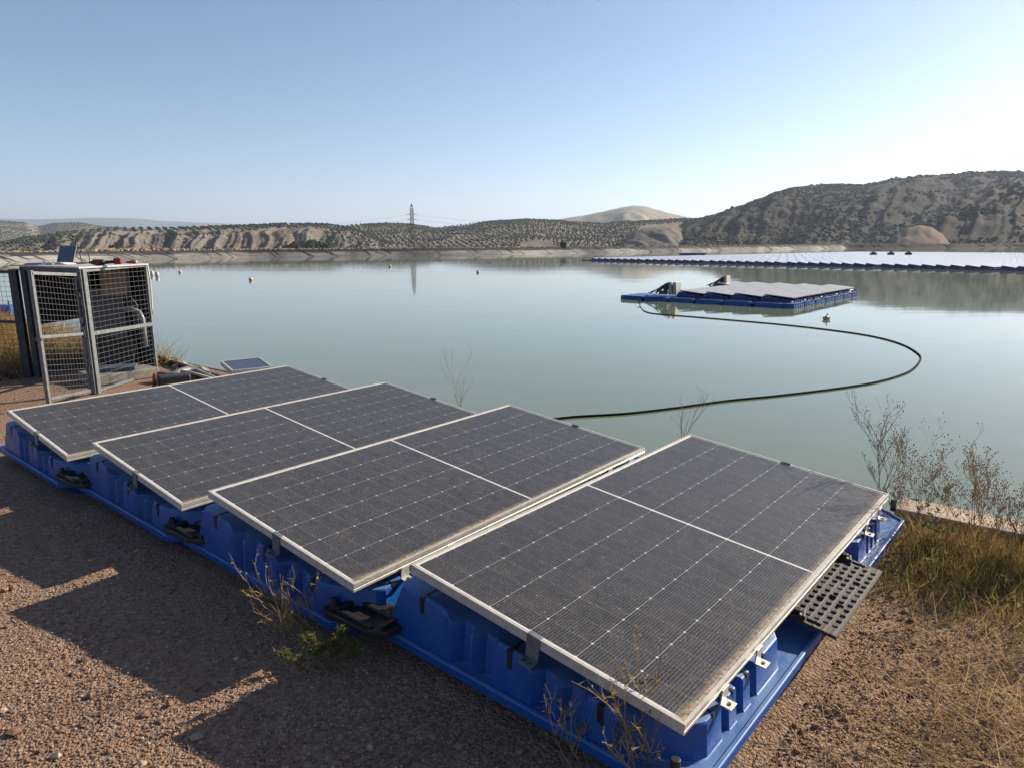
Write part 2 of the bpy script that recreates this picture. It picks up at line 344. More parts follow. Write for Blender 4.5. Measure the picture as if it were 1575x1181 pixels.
def make_float(root,s_off,mir):
    L=1.10; k_=.70 if mir else 1.
    X0=(lambda s_: s_off+s_) if not mir else (lambda s_: s_off+L-s_)
    X=X0 if not mir else (lambda s_: s_off+(L-s_)*k_)
    fb=MB()
    # flange slab with lip and a tapered hull under it
    def ring(i,z,tt=0): 
        return [(i,-.25+i+tt),(i,1.0),(.16,1.182-i),(L-i,1.182-i),(L-i,-.25+i+tt)]
    lay=[(.09,.0),(.03,.055),(0,.068),(0,.098),(.004,.102),(.016,.102),(.022,.092),(.035,.092)]
    rs=[]
    for i,z in lay:
        b=len(fb.v); rs.append(b); fb.v+=[(X0(s_),-t_,z) for s_,t_ in ring(i,z)]
    k=5
    for a in range(len(rs)-1):
        for j in range(k): fb.f.append((rs[a]+j,rs[a]+(j+1)%k,rs[a+1]+(j+1)%k,rs[a+1]+j))
    fb.f.append(tuple(rs[0]+j for j in range(k))); fb.f.append(tuple(rs[-1]+j for j in reversed(range(k))))
    # body
    lv=[(0,.0,0),(.014,.05,0),(.030,.93,1),(.036,.98,1),(.052,1.,1)]
    prev=None
    for off,kz,top in lv:
        P=body_outline(L,off,bool(top)); b=len(fb.v)
        for s_,t_ in P: 
            h=.09+(htop(t_)-(.034 if s_<.14 and (.21<t_<.43 or .58<t_<.80) else 0)-.09)*kz; fb.v.append((X(s_),-t_,h))
        if prev is not None:
            for j in range(len(P)): fb.f.append((prev+j,prev+(j+1)%len(P),b+(j+1)%len(P),b+j))
        prev=b
    fb.f.append(tuple(prev+j for j in range(len(P))))
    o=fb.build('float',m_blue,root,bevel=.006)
    for t_ in (.07,.50,.86):   # end-wall strap slots run on over the top; black blocks for their shaded recesses
        sl=MB(); z=htop(t_); sx=.062
        sx=.025; sl.box((X(sx+.018),-t_,z-.034),(.018,.010,.034)); M=Matrix.Translation((X(sx+.12),-t_,z-.0012))@Matrix.Rotation(math.atan(.0993),4,'X'); sl.box((0,0,0),(.09,.004,.0025),M); sl.build('strap_slot',m_black,o)
    for s_ in (.24,.38,.49,.63):
        sl=MB(); z=htop(1.13); sl.box((X(s_),-1.1065,z-.032),(.007,.018,.034)); M=Matrix.Translation((X(s_),-1.04,z+.0065))@Matrix.Rotation(math.atan(.0993),4,'X'); sl.box((0,0,0),(.004,.07,.0025),M); sl.build('strap_slot',m_black,o)
    return o
def frame_mb(L,W,H=.035,lip=.011):
    f=MB(); cs=[(0,0),(0,.010),(.0018,.0115),(.0018,.0165),(0,.018),(0,H),(lip,H),(lip,H-.004),(.0022,H-.006),(.0022,.004),(.028,.004),(.028,0)]
    cor=[(0,0,1,1),(L,0,-1,1),(L,W,-1,-1),(0,W,1,-1)]; n=len(cs)
    for (s_,t_,a,b) in cor:
        for d,z in cs: f.v.append((s_+a*d,t_+b*d,z))
    for i in range(4):
        for j in range(n): f.f.append((i*n+j,((i+1)%4)*n+j,((i+1)%4)*n+(j+1)%n,i*n+(j+1)%n))
    return f
def panel_tf(v):   # (s,t,z from underside) -> unit local
    c,sn=math.cos(TILT),math.sin(TILT); s_,t_,z=v; z-=.035
    return (s_,-(t_*c+z*sn),.405-t_*sn+z*c)
def make_unit(name):
    r=empty(name)
    f=frame_mb(PL,PW); f.v=[panel_tf(v) for v in f.v]; fo=f.build('panel_frame',m_alu,r)
    g=MB(); d=.009; g.v=[panel_tf(v) for v in ((d,d,.0315),(PL-d,d,.0315),(PL-d,PW-d,.0315),(d,PW-d,.0315),(d,d,.027),(PL-d,d,.027),(PL-d,PW-d,.027),(d,PW-d,.027))]; g.f=[(0,3,2,1),(4,5,6,7),(0,1,5,4),(1,2,6,5),(2,3,7,6),(3,0,4,7)]
    go=g.build('solar_glass',m_glass,r); uv=go.data.uv_layers.new(name='UVMap'); co=[(d,d),(PL-d,d),(PL-d,PW-d),(d,PW-d)]*2
    for lp in go.data.loops: uv.data[lp.index].uv=co[lp.vertex_index]
    bk=MB(); bk.v=[panel_tf(v) for v in ((.01,.01,.020),(PL-.01,.01,.020),(PL-.01,PW-.01,.020),(.01,PW-.01,.020))]; bk.f=[(0,1,2,3)]; bk.build('backsheet',simple('backsheet',(.5,.5,.5),.5) if 'backsheet' not in bpy.data.materials else bpy.data.materials['backsheet'],r)
    make_float(r,-.038,False); make_float(r,1.52,True)
    # clamps: silver angle on the short ends, clips along the low edge
    for s_,sg in ((0,-1),(PL,1)):
        c=MB(); c.box((s_+sg*.0035,.60,-.004),(.003,.026,.043)); c.box((s_+sg*-.005,.60,.0375),(.010,.026,.0022)); c.box((s_+sg*.024,.60,-.048),(.021,.026,.0025)); c.v=[panel_tf(v) for v in c.v]
        b_=c.build('clamp',m_galv if sg<0 else m_darksteel,r,bevel=.001)
        h=MB(); 
        for q in (-.012,.012): h.box((s_+sg*.026,.60+q,-.045),(.004,.004,.001))
        h.v=[panel_tf(v) for v in h.v]; h.build('bolt',m_black,b_)
    for s_ in (.26,.53,1.86,2.1):
        c=MB(); c.box((s_,PW+.020,-.040),(.022,.020,.0022)); c.box((s_,PW+.004,-.015),(.022,.0022,.026)); c.v=[panel_tf(v) for v in c.v]; b_=c.build('clip',m_alu,r,bevel=.001)
        h=MB(); h.tube([(s_,PW+.024,-.038),(s_,PW+.024,-.034)],.006,8); h.v=[panel_tf(v) for v in h.v]; h.build('bolt',m_black,b_)
    return r
def add_connector(r):
    # black link plate bridging to the next float, with its two bolt heads
    c=MB(); c.prism([(.02,-.97),(.03,-.94),(.13,-.93),(.20,-1.0),(.23,-1.12),(.22,-1.27),(.18,-1.30),(.08,-1.29),(.03,-1.2)],.103,.128)
    c.box((.10,-1.02,.138),(.055,.012,.012)); c.box((.15,-1.15,.136),(.012,.09,.010)); c.box((.06,-1.12,.133),(.012,.10,.006)); c.box((.12,-1.26,.136),(.05,.01,.012))
    o=c.build('connector',m_black,r,bevel=.004)
    o.location=(-.055,0,.012)
    for x,y in ((.06,-.985),(.17,-1.235)):
        b=MB(); b.tube([(x,y,.10),(x,y,.150),(x,y,.152),(x,y,.172)],[.024,.024,.016,.014],10); b.build('bolt',m_black,o,bevel=.002)
pars=[(-3.621,4.795,50.3),(-2.536,3.995,50.3),(-1.481,3.174,50.15),(-.384,2.396,49.25)]
e1=Vector((1,0,-.00033)).normalized(); nn=Vector((.00033,-G,1)).normalized(); e2=nn.cross(e1)
ul=['dusty solar panel on blue floats, farthest left of the four, beside the mesh cage','dusty solar panel on blue floats, second from the mesh cage','dusty solar panel on blue floats, third from the mesh cage, beside the nearest one','nearest dusty solar panel on blue floats, with the black slotted grate beside it']
U0=make_unit('floating_solar_panel'); units=[]
for i,(x,y,yw) in enumerate(pars):
    u=U0 if i==3 else copy_tree(U0)
    yw=R(yw); a=e1*math.cos(yw)+e2*math.sin(yw); b=nn.cross(a); P=e1*x+e2*y
    u.matrix_world=Matrix(((a.x,b.x,nn.x,P.x),(a.y,b.y,nn.y,P.y),(a.z,b.z,nn.z,P.z),(0,0,0,1)))
    if i<3: add_connector(u)
    tag(u,ul[i],'solar panel','solar panels on blue floats laid out on the shore'); units.append(u)
u4=units[3]
# grate and pins of the nearest unit
gm=bmesh.new(); nx,ny=68,21; sx,sy=.68,.18
hole=set()
for i in range(nx):
    for j in range(ny):
        if 5<i<nx-6 and 1<=j<ny-1:
            if j%4 in (1,2) and (i%5 in (0,1)) and not 32<i<36: hole.add((i,j))
for ci,cj in ((22,5),(22,14),(27,9),(45,6),(46,14)):
    for i in range(ci-1,ci+2):
        for j in range(cj-1,cj+2): hole.add((i,j)) 
for j in range(7,13): hole|={(2,j),(3,j),(nx-3,j),(nx-4,j)}
vg={}
for i in range(nx+1):
    for j in range(ny+1):
        tp=.02*(abs(i/nx-.5)*2)**6
        vg[i,j]=gm.verts.new((i/nx*sx,-(j/ny)*(sy) ,.0015*(1 if j%4==3 else 0)))
for i in range(nx):
    for j in range(ny):
        if (i,j) not in hole: gm.faces.new((vg[i,j],vg[i,j+1],vg[i+1,j+1],vg[i+1,j]))
bmesh.ops.recalc_face_normals(gm,faces=gm.faces)
me=bpy.data.meshes.new('walkway_grate'); gm.to_mesh(me); gm.free(); me.materials.append(m_blackd)
go=bpy.data.objects.new('walkway_grate',me); S.collection.objects.link(go); go.parent=u4; go.location=(.97,-1.075,.155); go.rotation_euler=(R(7),0,0)
md=go.modifiers.new('solid','SOLIDIFY'); md.thickness=.014; md.offset=-1; md=go.modifiers.new('bev','BEVEL'); md.width=.0025; md.segments=1
for u_ in units[:3]:
    c_=go.copy(); S.collection.objects.link(c_); c_.parent=u_; c_.rotation_euler=(0,0,0); c_.location=(.97,-1.08,.15)
for s_ in (1.0,1.62):
    b=MB(); b.boxr((s_,-1.10,.165),(.028,.03,.016),.3); b.tube([(s_,-1.10,.15),(s_,-1.10,.195)],.018,8); b.tube([(s_-.02,-1.12,.17),(s_+.02,-1.08,.19)],.012,6); b.build('grate_bolt',m_black,u4,bevel=.004)
for s_,t_ in ((.01,1.10),(2.57,1.10)):
    b=MB(); b.tube([(s_,-t_,.10),(s_,-t_,.165)],.015,10); b.build('pin',m_black,u4,bevel=.003)
# small module standing behind the first panel
su=empty('small_solar_panel',tuple(bp(380,567,.34)),R(12)); sl_,sw=.36,.42
f=frame_mb(sl_,sw,.050,.016); f.v=[(a-.18,b-.2,c) for a,b,c in f.v]; f.build('frame',m_alu,su)
g=MB(); g.box((0,0.01,.043),(.168,.198,.003)); g.build('cell_sheet',simple('blue_grey_cells',(.03,.035,.055),.25),su)
g=MB(); g.tube([(0,0,.01),(0,0,-.30)],.02,8); g.box((0,0,-.29),(.09,.09,.012)); g.build('stand',m_galv,su)
su.rotation_euler=(R(4),R(0),R(35)); su.scale=(1.12,1.12,1.)
tag(su,'small square solar panel on a stand beyond the farthest panel row','solar panel')
# ---------------------------------------------------------------- mesh cage with its open door
def wiregrid(mb,o,ux,uz,nx,nz,r=.0017):
    o=Vector(o);ux=Vector(ux);uz=Vector(uz)
    for i in range(nx+1): mb.tube([o+ux*(i/nx),o+ux*(i/nx)+uz],r,4,False)
    for j in range(nz+1): mb.tube([o+uz*(j/nz),o+uz*(j/nz)+ux],r,4,False)
def bar(mb,a,b,wd,dp=None):
    a=Vector(a);b=Vector(b);d=(b-a); L=d.length; q=d.to_track_quat('Z','Y').to_matrix().to_4x4(); M=Matrix.Translation((a+b)/2)@q; mb.box((0,0,0),(wd/2,(dp or wd)/2,L/2),M)
def onY(u,Y,z):
    # point at depth Y and height z standing in the vertical plane through picture column u
    v=590.
    for _ in range(12):
        d=ray(u,v); p=EYE+d*(Y/d.y); 
        v-=(z-p.z)*FOC/Y*.95
    return Vector((p.x,p.y,z))
cg=empty('equipment_cage',(0,0,0)); g0=.06
A0=Vector((-4.42,7.12,g0)); A1=Vector((-4.36,8.30,g0)); B0=Vector((-5.62,8.02,g0)); B1=A1+B0-A0; H=1.30
Z=Vector((0,0,1))
f=MB()
for p in (A0,): bar(f,p,p+Z*H,.04,.04)
for p in (A1,): bar(f,p,p+Z*(H+.02),.03)
bar(f,A0+Z*(H-.02),A1+Z*(H),.03); bar(f,A0+Z*.02,A1+Z*.02,.03); bar(f,A0+Z*.63,A1+Z*.60,.028,.04)
f.build('frame',m_galv,cg,bevel=.002)
f=MB(); bar(f,A0+Vector((.032,.03,0)),A0+Vector((.032,.03,H)),.012,.06); f.build('hinge_strip',m_galv,cg)
f=MB(); 
for p in (B0,B1): bar(f,p,p+Z*H,.055,.05)
bar(f,B0+Z*(H-.02),A0+Z*(H-.02),.04); bar(f,B1+Z*(H-.02),A1+Z*(H-.02),.04); bar(f,B0+Z*(H-.02),B1+Z*(H-.02),.04)
f.build('rear_frame',m_darksteel,cg)
f=MB(); wiregrid(f,A0+Vector((.018,.03,.02)),A1-A0-Vector((.02,.03,0)),Z*(H-.03),13,23); f.build('side_mesh',m_galv,cg)
f=MB(); wiregrid(f,B0+Z*.02,B1-B0,Z*(H-.05),12,23,.0017); f.build('far_mesh',m_darksteel,cg)
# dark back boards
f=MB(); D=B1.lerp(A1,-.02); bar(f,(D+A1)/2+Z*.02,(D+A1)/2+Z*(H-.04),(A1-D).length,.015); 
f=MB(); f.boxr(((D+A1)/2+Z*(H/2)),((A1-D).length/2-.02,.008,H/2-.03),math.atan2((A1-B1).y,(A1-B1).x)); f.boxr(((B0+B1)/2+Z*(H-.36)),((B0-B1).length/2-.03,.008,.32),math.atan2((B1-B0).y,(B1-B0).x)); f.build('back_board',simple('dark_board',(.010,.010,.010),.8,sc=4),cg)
for nm,c,h,m,rz in (('grey_cabinet',onY(172,8.4,.80),(.22,.15,.30),simple('cabinet_paint',(.085,.088,.09),.6),.07),('brown_box',onY(178,8.25,1.16),(.13,.09,.15),simple('brown_board',(.26,.20,.15),.7),.2),('dark_cabinet',onY(180,8.5,.40),(.26,.12,.22),simple('brown_black',(.05,.04,.035),.7),.05)):
    f=MB(); f.boxr(c,h,rz); b_=f.build(nm,m,cg,bevel=.008)
f=MB(); f.tube([onY(182,8.15,.86),onY(204,8.15,.85),onY(214,8.15,.82),onY(219,8.15,.74),onY(224,8.17,.40)],.03,10); f.build('white_pipe',simple('pipe_white',(.18,.19,.21),.4),cg,smooth=True)
f=MB(); f.boxr(onY(183,7.9,g0+.06),(.36,.24,.06),.9); f.build('concrete_base',simple('grey_concrete',(.20,.19,.165),.9,var=.4,bump=.5),cg,bevel=.02)
f=MB(); f.boxr(onY(180,7.85,g0+.15),(.20,.14,.02),.4); f.build('blue_lid',simple('pale_blue_lid',(.06,.09,.13),.5),cg,bevel=.01)
f=MB(); 
for i in range(7): f.tube([onY(203+i,8.1,.15+.06*i),onY(213,8.15,.6),onY(211-2*i,8.2,.9),onY(190,8.2,1.1-.05*i)],.008,5)
f.build('cable',m_black,cg)
tag(cg,'galvanised mesh cage with grey boxes and pipes inside under a white top','cage')
# white sheet top: table
tp=MB(); P=[A0+Vector((.03,-.05,0)),A1+Vector((.04,.0,0)),B1+Vector((.05,.22,0)),B0+Vector((-.22,.10,0))]
b=len(tp.v); 
for z in (H+.005,H+.022): tp.v+=[tuple(p+Z*z) for p in P]
tp.f=[(3,2,1,0),(4,5,6,7)]+[(i,(i+1)%4,4+(i+1)%4,4+i) for i in range(4)]
tp.build('top_sheet',m_white,cg)
# door, swung open
dr=MB(); D0=A0+Vector((-.03,-.03,.01)); D1=onY(75,6.52,g0+.05)
bar(dr,D0+Z*.03,D1+Z*.03,.03); bar(dr,D0+Z*1.235,D1+Z*1.235,.045,.03); bar(dr,D0+Z*.63,D1+Z*.63,.035,.03); bar(dr,D1-Z*.03,D1+Z*1.26,.035); bar(dr,D0+Z*.01,D0+Z*1.25,.02)
do=dr.build('door',m_galv,cg,bevel=.002)
f=MB(); wiregrid(f,D1+Z*.03,D0-D1-Z*.04,Z*1.2,13,22); f.build('door_mesh',m_galv,do)
f=MB(); f.boxr(D1+Vector((-.01,-.01,.61)),(.02,.03,.016),.9); f.build('latch',m_black,do)
for z in (.25,.63,1.05):
    f=MB(); f.tube([D0+Z*(z-.04)+Vector((.015,0,0)),D0+Z*(z+.04)+Vector((.015,0,0))],.014,8); f.build('hinge',m_black,do)
# loose wire and white ties in the hinge gap
f=MB(); f.tube([D0+Vector((.0,.01,1.2)),D0+Vector((.04,0,1.1)),D0+Vector((.0,.0,.95)),D0+Vector((.05,0,.8)),D0+Vector((.01,0,.7))],.007,5); f.build('door_cable',m_black,cg)
# side fence to the left with dark frame
fe=empty('mesh_fence'); F0=Vector((-5.74,8.02,g0)); F1=Vector((-10.5,9.3,.08)); f=MB()
bar(f,F0,F0+Z*1.27,.09,.05); bar(f,F0+Vector((.14,.03,0)),F0+Vector((.14,.03,1.27)),.05,.04)
for t in (.5,1.): q=F0.lerp(F1,t); bar(f,q,q+Z*1.25,.06)
for z in (1.24,.66,.05): bar(f,F0+Z*z,F1+Z*z,.035)
f.build('fence_frame',m_darksteel,fe)
f=MB(); wiregrid(f,F0,F1-F0,Z*1.24,66,22,.0018); f.build('fence_mesh',m_darksteel,fe)
f=MB()
for i in range(26): z=.1+i*.045; f.boxr(F0+Vector((.095,-.012,z)),(.008,.006,.009))
f.build('perforated_strip',m_white,fe)
tag(fe,'dark framed wire mesh fence left of the equipment cage','fence')
# things on top of the cage
TZ=g0+H+.022
lp=empty('laptop',tuple(onY(86,8.05,TZ)),0); f=MB(); f.box((0,-.02,.009),(.16,.115,.008)); f.build('keyboard_base',simple('laptop_grey',(.30,.31,.33),.35),lp,bevel=.004)
f=MB(); f.box((0,-.01,.0178),(.145,.06,.0012)); f.build('keys',m_black,lp)
f=MB(); M=Matrix.Translation((0,.10,.015))@Matrix.Rotation(R(-18),4,'X'); f.box((0,.004,.105),(.16,.004,.105),M); sc=f.build('screen_lid',bpy.data.materials['laptop_grey'],lp,bevel=.003)
f=MB(); f.box((0,-.0012,.105),(.150,.0014,.095),M); f.build('display',simple('dark_display',(.008,.016,.05),.15,var=.1),sc)
lp.rotation_euler=(0,0,R(-27)); tag(lp,'open laptop with dark blue screen on the white cage top','laptop')
f=MB(); f.boxr(onY(62,7.97,TZ+.006),(.15,.10,.005),-.5); f.boxr(onY(64,7.98,TZ+.014),(.14,.09,.004),-.4); tag(f.build('blue_folder',simple('blue_cover',(.03,.08,.26),.45)),'flat blue folder lying left of the laptop','folder')
f=MB(); 
for i in range(5):
    q=onY(84+3*i,7.72+.02*i,TZ+.01); f.tube([q,q+Vector((.06,-.04,.02)),q+Vector((.13,.03,0)),q+Vector((.05,.07,.01))],.006,6)
tag(f.build('cable_coil',simple('pale_cable',(.55,.55,.52),.5),smooth=True),'tangle of pale cable in front of the laptop','cable')
f=MB(); AQ=onY(120,8.25,TZ); f.boxr(AQ+Vector((0,0,.008)),(.09,.05,.008),.2); ao=f.build('antenna',m_black)
for dx in (-.05,.05):
    f=MB(); f.tube([AQ+Vector((.07+dx,.04,0)),AQ+Vector((.065+dx,.04,.13))],.005,6); f.build('rod',m_black,ao)
tag(ao,'flat black box with two short black antenna rods on the cage top','antenna')
dl=empty('cordless_drill',tuple(onY(146,7.5,TZ+.033)),R(12)); f=MB(); f.tube([(-.06,0,0),(-.03,0,0),(0,0,0),(.05,0,.0),(.09,0,0),(.10,0,0)],[.010,.018,.030,.033,.030,.02],10); f.build('motor_housing',m_black,dl,smooth=True)
f=MB(); f.tube([(.015,0,0),(.045,0,0)],.0345,10); f.boxr((.03,0,.018),(.045,.02,.016)); f.build('red_shell',m_red,dl)
f=MB(); f.tube([(.09,0,0),(.15,0,.004),(.20,0,.008)],[.020,.017,.019],8); f.build('grip',m_black,dl)
f=MB(); f.box((.235,0,.012),(.028,.030,.032)); f.build('battery',m_red,dl,bevel=.01); f=MB(); f.box((.205,0,.012),(.012,.028,.034)); f.build('battery_foot',m_black,dl,bevel=.004)
f=MB(); f.tube([(-.06,0,0),(-.095,0,0)],[.006,.004],6); f.build('bit',m_red,dl)
tag(dl,'red and black cordless drill lying on the cage top','drill')
f=MB(); f.tube([onY(194,8.12,TZ+.018),onY(205,8.17,TZ+.02),onY(209,8.18,TZ+.022)],[.010,.019,.020],8); sdv=f.build('screwdriver',m_red,smooth=True)
f=MB(); f.tube([onY(194,8.12,TZ+.018),onY(179,8.06,TZ+.01)],.005,6); f.build('shaft',m_red,sdv)
f=MB(); f.tube([onY(209,8.18,TZ+.022),onY(211.5,8.19,TZ+.022)],[.019,.010],8); f.build('end_cap',m_white,sdv)
tag(sdv,'long red screwdriver lying near the right end of the cage top','screwdriver')
f=MB(); f.tube([onY(227,8.36,1.36),onY(230.5,8.36,1.2),onY(233,8.36,1.0),onY(234,8.36,.85),onY(235,8.36,.78)],.008,8); tag(f.build('white_hose',simple('hose_white',(.66,.62,.52),.5),smooth=True),'white hose hanging down the right rear corner of the cage','hose')
# pipes on the shore right of the cage
pb=MB(); q=[bp(246,551,.12),bp(262,557,.11),bp(300,569,.10),bp(350,585,.10),bp(400,600,.08)]; pb.tube(q,.035,8); po=pb.build('black_pipe',simple('black_pipe_skin',(.022,.021,.02),.45,sc=6),smooth=True); tag(po,'straight black pipe running along the kerb from the cage','pipe')
for k_ in (1,3):
    pb=MB(); d=(q[k_]-q[k_-1]).normalized(); pb.tube([q[k_]-d*.02,q[k_]+d*.02],.042,10); pb.build('pipe_ring',m_white,po)
pb=MB(); pb.tube([bp(246,578,.12),bp(262,580,.13),bp(276,573,.16),bp(288,569,.16),bp(304,573,.12),bp(330,585,.1)],[.05,.05,.045,.045,.05,.05],10); tag(pb.build('grey_pipe',simple('grey_pipe_skin',(.15,.16,.17),.5),smooth=True),'bent grey pipe lying in the weeds beside the cage','pipe')
pb=MB(); pb.tube([bp(278,571,.2),bp(300,575,.17),bp(345,588,.12)],.018,8); tag(pb.build('cream_pipe',simple('cream',(.55,.46,.34),.6),smooth=True),'thin cream pipe resting on the bent grey pipe','pipe')
pb=MB(); pb.boxr(bp(268,590,.10),(.16,.10,.10),.6); tag(pb.build('black_valve_box',m_black,bevel=.02),'low black box under the bent grey pipe by the cage','box')
pb=MB(); pb.tube([bp(236,604,.02),bp(237,590,.12),bp(238,574,.25)],.02,8); tag(pb.build('rusty_post',simple('rust',(.25,.09,.04),.8)),'short rusty post at the right foot of the cage','post')
pb=MB()
for i in range(26):
    u=rnd.uniform(250,340); c=bp(u,552+(u-250)*.30+rnd.uniform(2,14),.05); pb.blob(c,rnd.uniform(.04,.09),1,.3)
tag(pb.build('shore_rubble',simple('rubble',(.30,.26,.22),.9,var=.6)),'grey stones and rubble between the kerb pipes and the cage','rubble',kind='stuff')
# ---------------------------------------------------------------- things on the water
def wp(u,v,h=0): return bp(u,v,WZ+h)
hs=MB(); hp=[(800,655),(870,642),(960,636),(1040,627),(1120,616),(1200,608),(1290,597),(1350,587),(1395,573),(1413,558),(1413,545),(1385,529),(1340,517),(1280,508),(1200,499),(1120,492),(1060,487),(1010,483),(992,479),(985,472),(981,465)]
cps=[Vector((-1.55,7.05,.06)),Vector((-1.3,7.6,-.42)),Vector((-.8,8.6,-1.12))]+[wp(u,v,.015) for u,v in hp]; cps[-1].z=WZ+.25
def catmull(P,m=8):
    o=[]
    for i in range(len(P)-1):
        a,b,c,d=P[max(i-1,0)],P[i],P[i+1],P[min(i+2,len(P)-1)]
        for k_ in range(m):
            t=k_/m; o.append(.5*((2*b)+(c-a)*t+(2*a-5*b+4*c-d)*t*t+(3*b-a-3*c+d)*t**3))
    o.append(P[-1]); return o
hs.tube(catmull(cps),.020,8); tag(hs.build('floating_hose',m_rope,smooth=True),'long black hose curving over the water from the shore to the raft','hose')
m_float_y=simple('faded_yellow_float',(.62,.52,.33),.5)
bl=['small cream buoy nearest the mesh cage, leftmost on the water','cream buoy on the left water, larger and nearer than its left neighbour','tiny cream buoy by the far bank, left of the pylon reflection','cream buoy on open water right of the pylon reflection','yellow diamond shaped buoy in front of the raft']
for i,(u,v,s_) in enumerate([(277,420,.16),(386,432,.16),(600,411,.17),(735,420,.15),(1271,492,.13)]):
    r=empty('buoy',tuple(wp(u,v)),0); f=MB()
    if i<4: f.tube([(0,0,-.25*s_),(0,0,.1*s_),(0,0,.7*s_),(0,0,1.3*s_),(0,0,1.55*s_)],[.5*s_,.9*s_,1.05*s_,.7*s_,.2*s_],12)
    else: f.tube([(0,0,-.3*s_),(0,0,.45*s_),(0,0,1.2*s_)],[.55*s_,1.15*s_,.1*s_],8)
    f.build('float_body',m_float_y,r,smooth=i<4)
    f=MB(); f.tube([(.02,0,1.2*s_),(.02,0,1.75*s_)],.02,6); f.build('eyelet',m_darksteel,r); 
    f=MB(); f.tube([(0,0,.62*s_),(0,0,.72*s_)],[1.09*s_]*2,12); f.build('band',m_black,r)
    tag(r,bl[i],'buoy','buoys on the reservoir')
for i,(u,v) in enumerate([(234,424),(242,426)]):
    f=MB(); p=wp(u,v); f.tube([(p.x,p.y,WZ-.1),(p.x,p.y,WZ+.1),(p.x,p.y,WZ+.36),(p.x,p.y,WZ+.42)],[.12,.17,.15,.06],10); tag(f.build('white_drum',m_white,smooth=True),['white floating drum half hidden behind the cage corner','white floating drum just right of the cage corner'][i],'float')
# dark marker board on the far crest
f=MB(); p=polar(866,382,188); f.boxr((p.x,p.y,1.05),(.85,.06,.75),.3,0,.25); f.tube([(p.x,p.y,0),(p.x,p.y,1)],.08,6); tag(f.build('marker_board',m_black),'small dark leaning board on the far crest above the hose bend','sign')
# low-poly floating unit for the raft and the big array
m_pv=mk_panel_mat('far_dusty_glass',.75)
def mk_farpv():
    k=NT('dusty_glare_glass'); n_=k.noise(.8,5,.6); k.base(k.mix(n_,(.34,.32,.28),(.42,.39,.34)),.16,0,.6); return k.m  # dusty tone, base lightened to hold the low-angle sky glare
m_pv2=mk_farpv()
m_blue2=simple('float_blue',(.007,.035,.16),.45,sc=2,var=.5)
def simple_panel():
    f=MB(); f.box((0,0,.018),(1.135,.56,.017)); c,s_=math.cos(R(8.5)),math.sin(R(8.5))
    v=[]
    for x,y,z in f.v: v.append((x+1.139, -( (y+.567)*c+z*s_), .37-(y+.567)*s_+z*c))
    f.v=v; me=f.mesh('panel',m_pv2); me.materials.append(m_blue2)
    for p in me.polygons:
        if abs(p.normal.z)<.7: p.material_index=1  # panel edges darkened to carry the step shadows between rows
    return me
def simple_float(det=False):
    f=MB()
    for s0 in (-.03,1.58):
        L=1.04; T0,T1=-.20,1.12
        a=[(s0,.0),(s0+L,.0)]
        f.prism([(s0,.25),(s0,-1.16),(s0+L,-1.16),(s0+L,.25)],-.05,.10)
        b=len(f.v); pr_=[(-.19,.1),(-.03,.36),(.95,.20),(1.08,.1)]
        for s_ in (s0+.03,s0+L-.03):
            for t,z in pr_: f.v.append((s_,-t,z))
        f.f+=[(b,b+1,b+2,b+3),(b+4,b+7,b+6,b+5),(b,b+4,b+5,b+1),(b+1,b+5,b+6,b+2),(b+2,b+6,b+7,b+3)]
        if det:
            for c in (.05,.27,.5,.72,.93): f.box((s0+.0,-c,.13),(.035,.035,.09)); f.box((s0+L,-c,.13),(.035,.035,.09))
            for c in (.15,.38,.6,.85): f.box((s0+c,-1.15,.09),(.04,.035,.11))
    return f.mesh('float',m_blue2)
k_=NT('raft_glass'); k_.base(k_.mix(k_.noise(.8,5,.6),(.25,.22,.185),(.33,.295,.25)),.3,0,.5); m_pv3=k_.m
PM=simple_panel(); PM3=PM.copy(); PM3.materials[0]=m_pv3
for v_ in PM3.vertices: v_.co.z+= (-v_.co.y)*.045+.02
FM=simple_float(); FMD=simple_float(True)
def far_unit(M,fm,label,group,pm=None):
    r=bpy.data.objects.new('floating_solar_panel',None); S.collection.objects.link(r); r.matrix_world=M; r.empty_display_size=.1
    for nme,me in (('panel',pm or PM),('float',fm)):
        o=bpy.data.objects.new(nme,me); S.collection.objects.link(o); o.parent=r
    tag(r,label,'solar panel',group); return r
def frameM(o,azv,az_u):   # x axis = module long direction (az_u), y axis opposite to the falling direction
    a=Vector((math.sin(az_u),math.cos(az_u),0)); b=Vector((0,0,1)).cross(a); return Matrix(((a.x,b.x,0,o.x),(a.y,b.y,0,o.y),(0,0,1,o.z),(0,0,0,1)))
PIT_=1.362
# raft: left end (951,461) to near corner (1206,475); walkway floats round it
RL=wp(953,460); RN=wp(1206,474.5); vd=(RN-RL); vlen=vd.length; vd=vd.normalized(); azv=math.atan2(vd.x,vd.y); azu=azv-math.pi/2; ud=Vector((math.sin(azu),math.cos(azu),0))
NC=6; pv=vlen/NC
wf=MB(); wf.prism([(0,.30),(0,-.30),(1.28,-.30),(1.28,.30)],-.05,.26)
wf=MB()
for z0,z1,i in ((-.05,.08,.02),(.08,.11,.0),(.11,.19,.03)): wf.prism([(i,.29-i),(i,-.29+i),(1.26-i,-.29+i),(1.26-i,.29-i)],z0,z1)
for x in (.2,.42,.64,.86,1.06): wf.box((x,-.265,.10),(.045,.03,.10)); wf.box((x,.265,.10),(.045,.03,.10))
wf.box((1.30,.12,.12),(.05,.07,.04)); wf.box((1.30,-.12,.12),(.05,.07,.04))
WM=wf.mesh('walkway_float',m_blue)
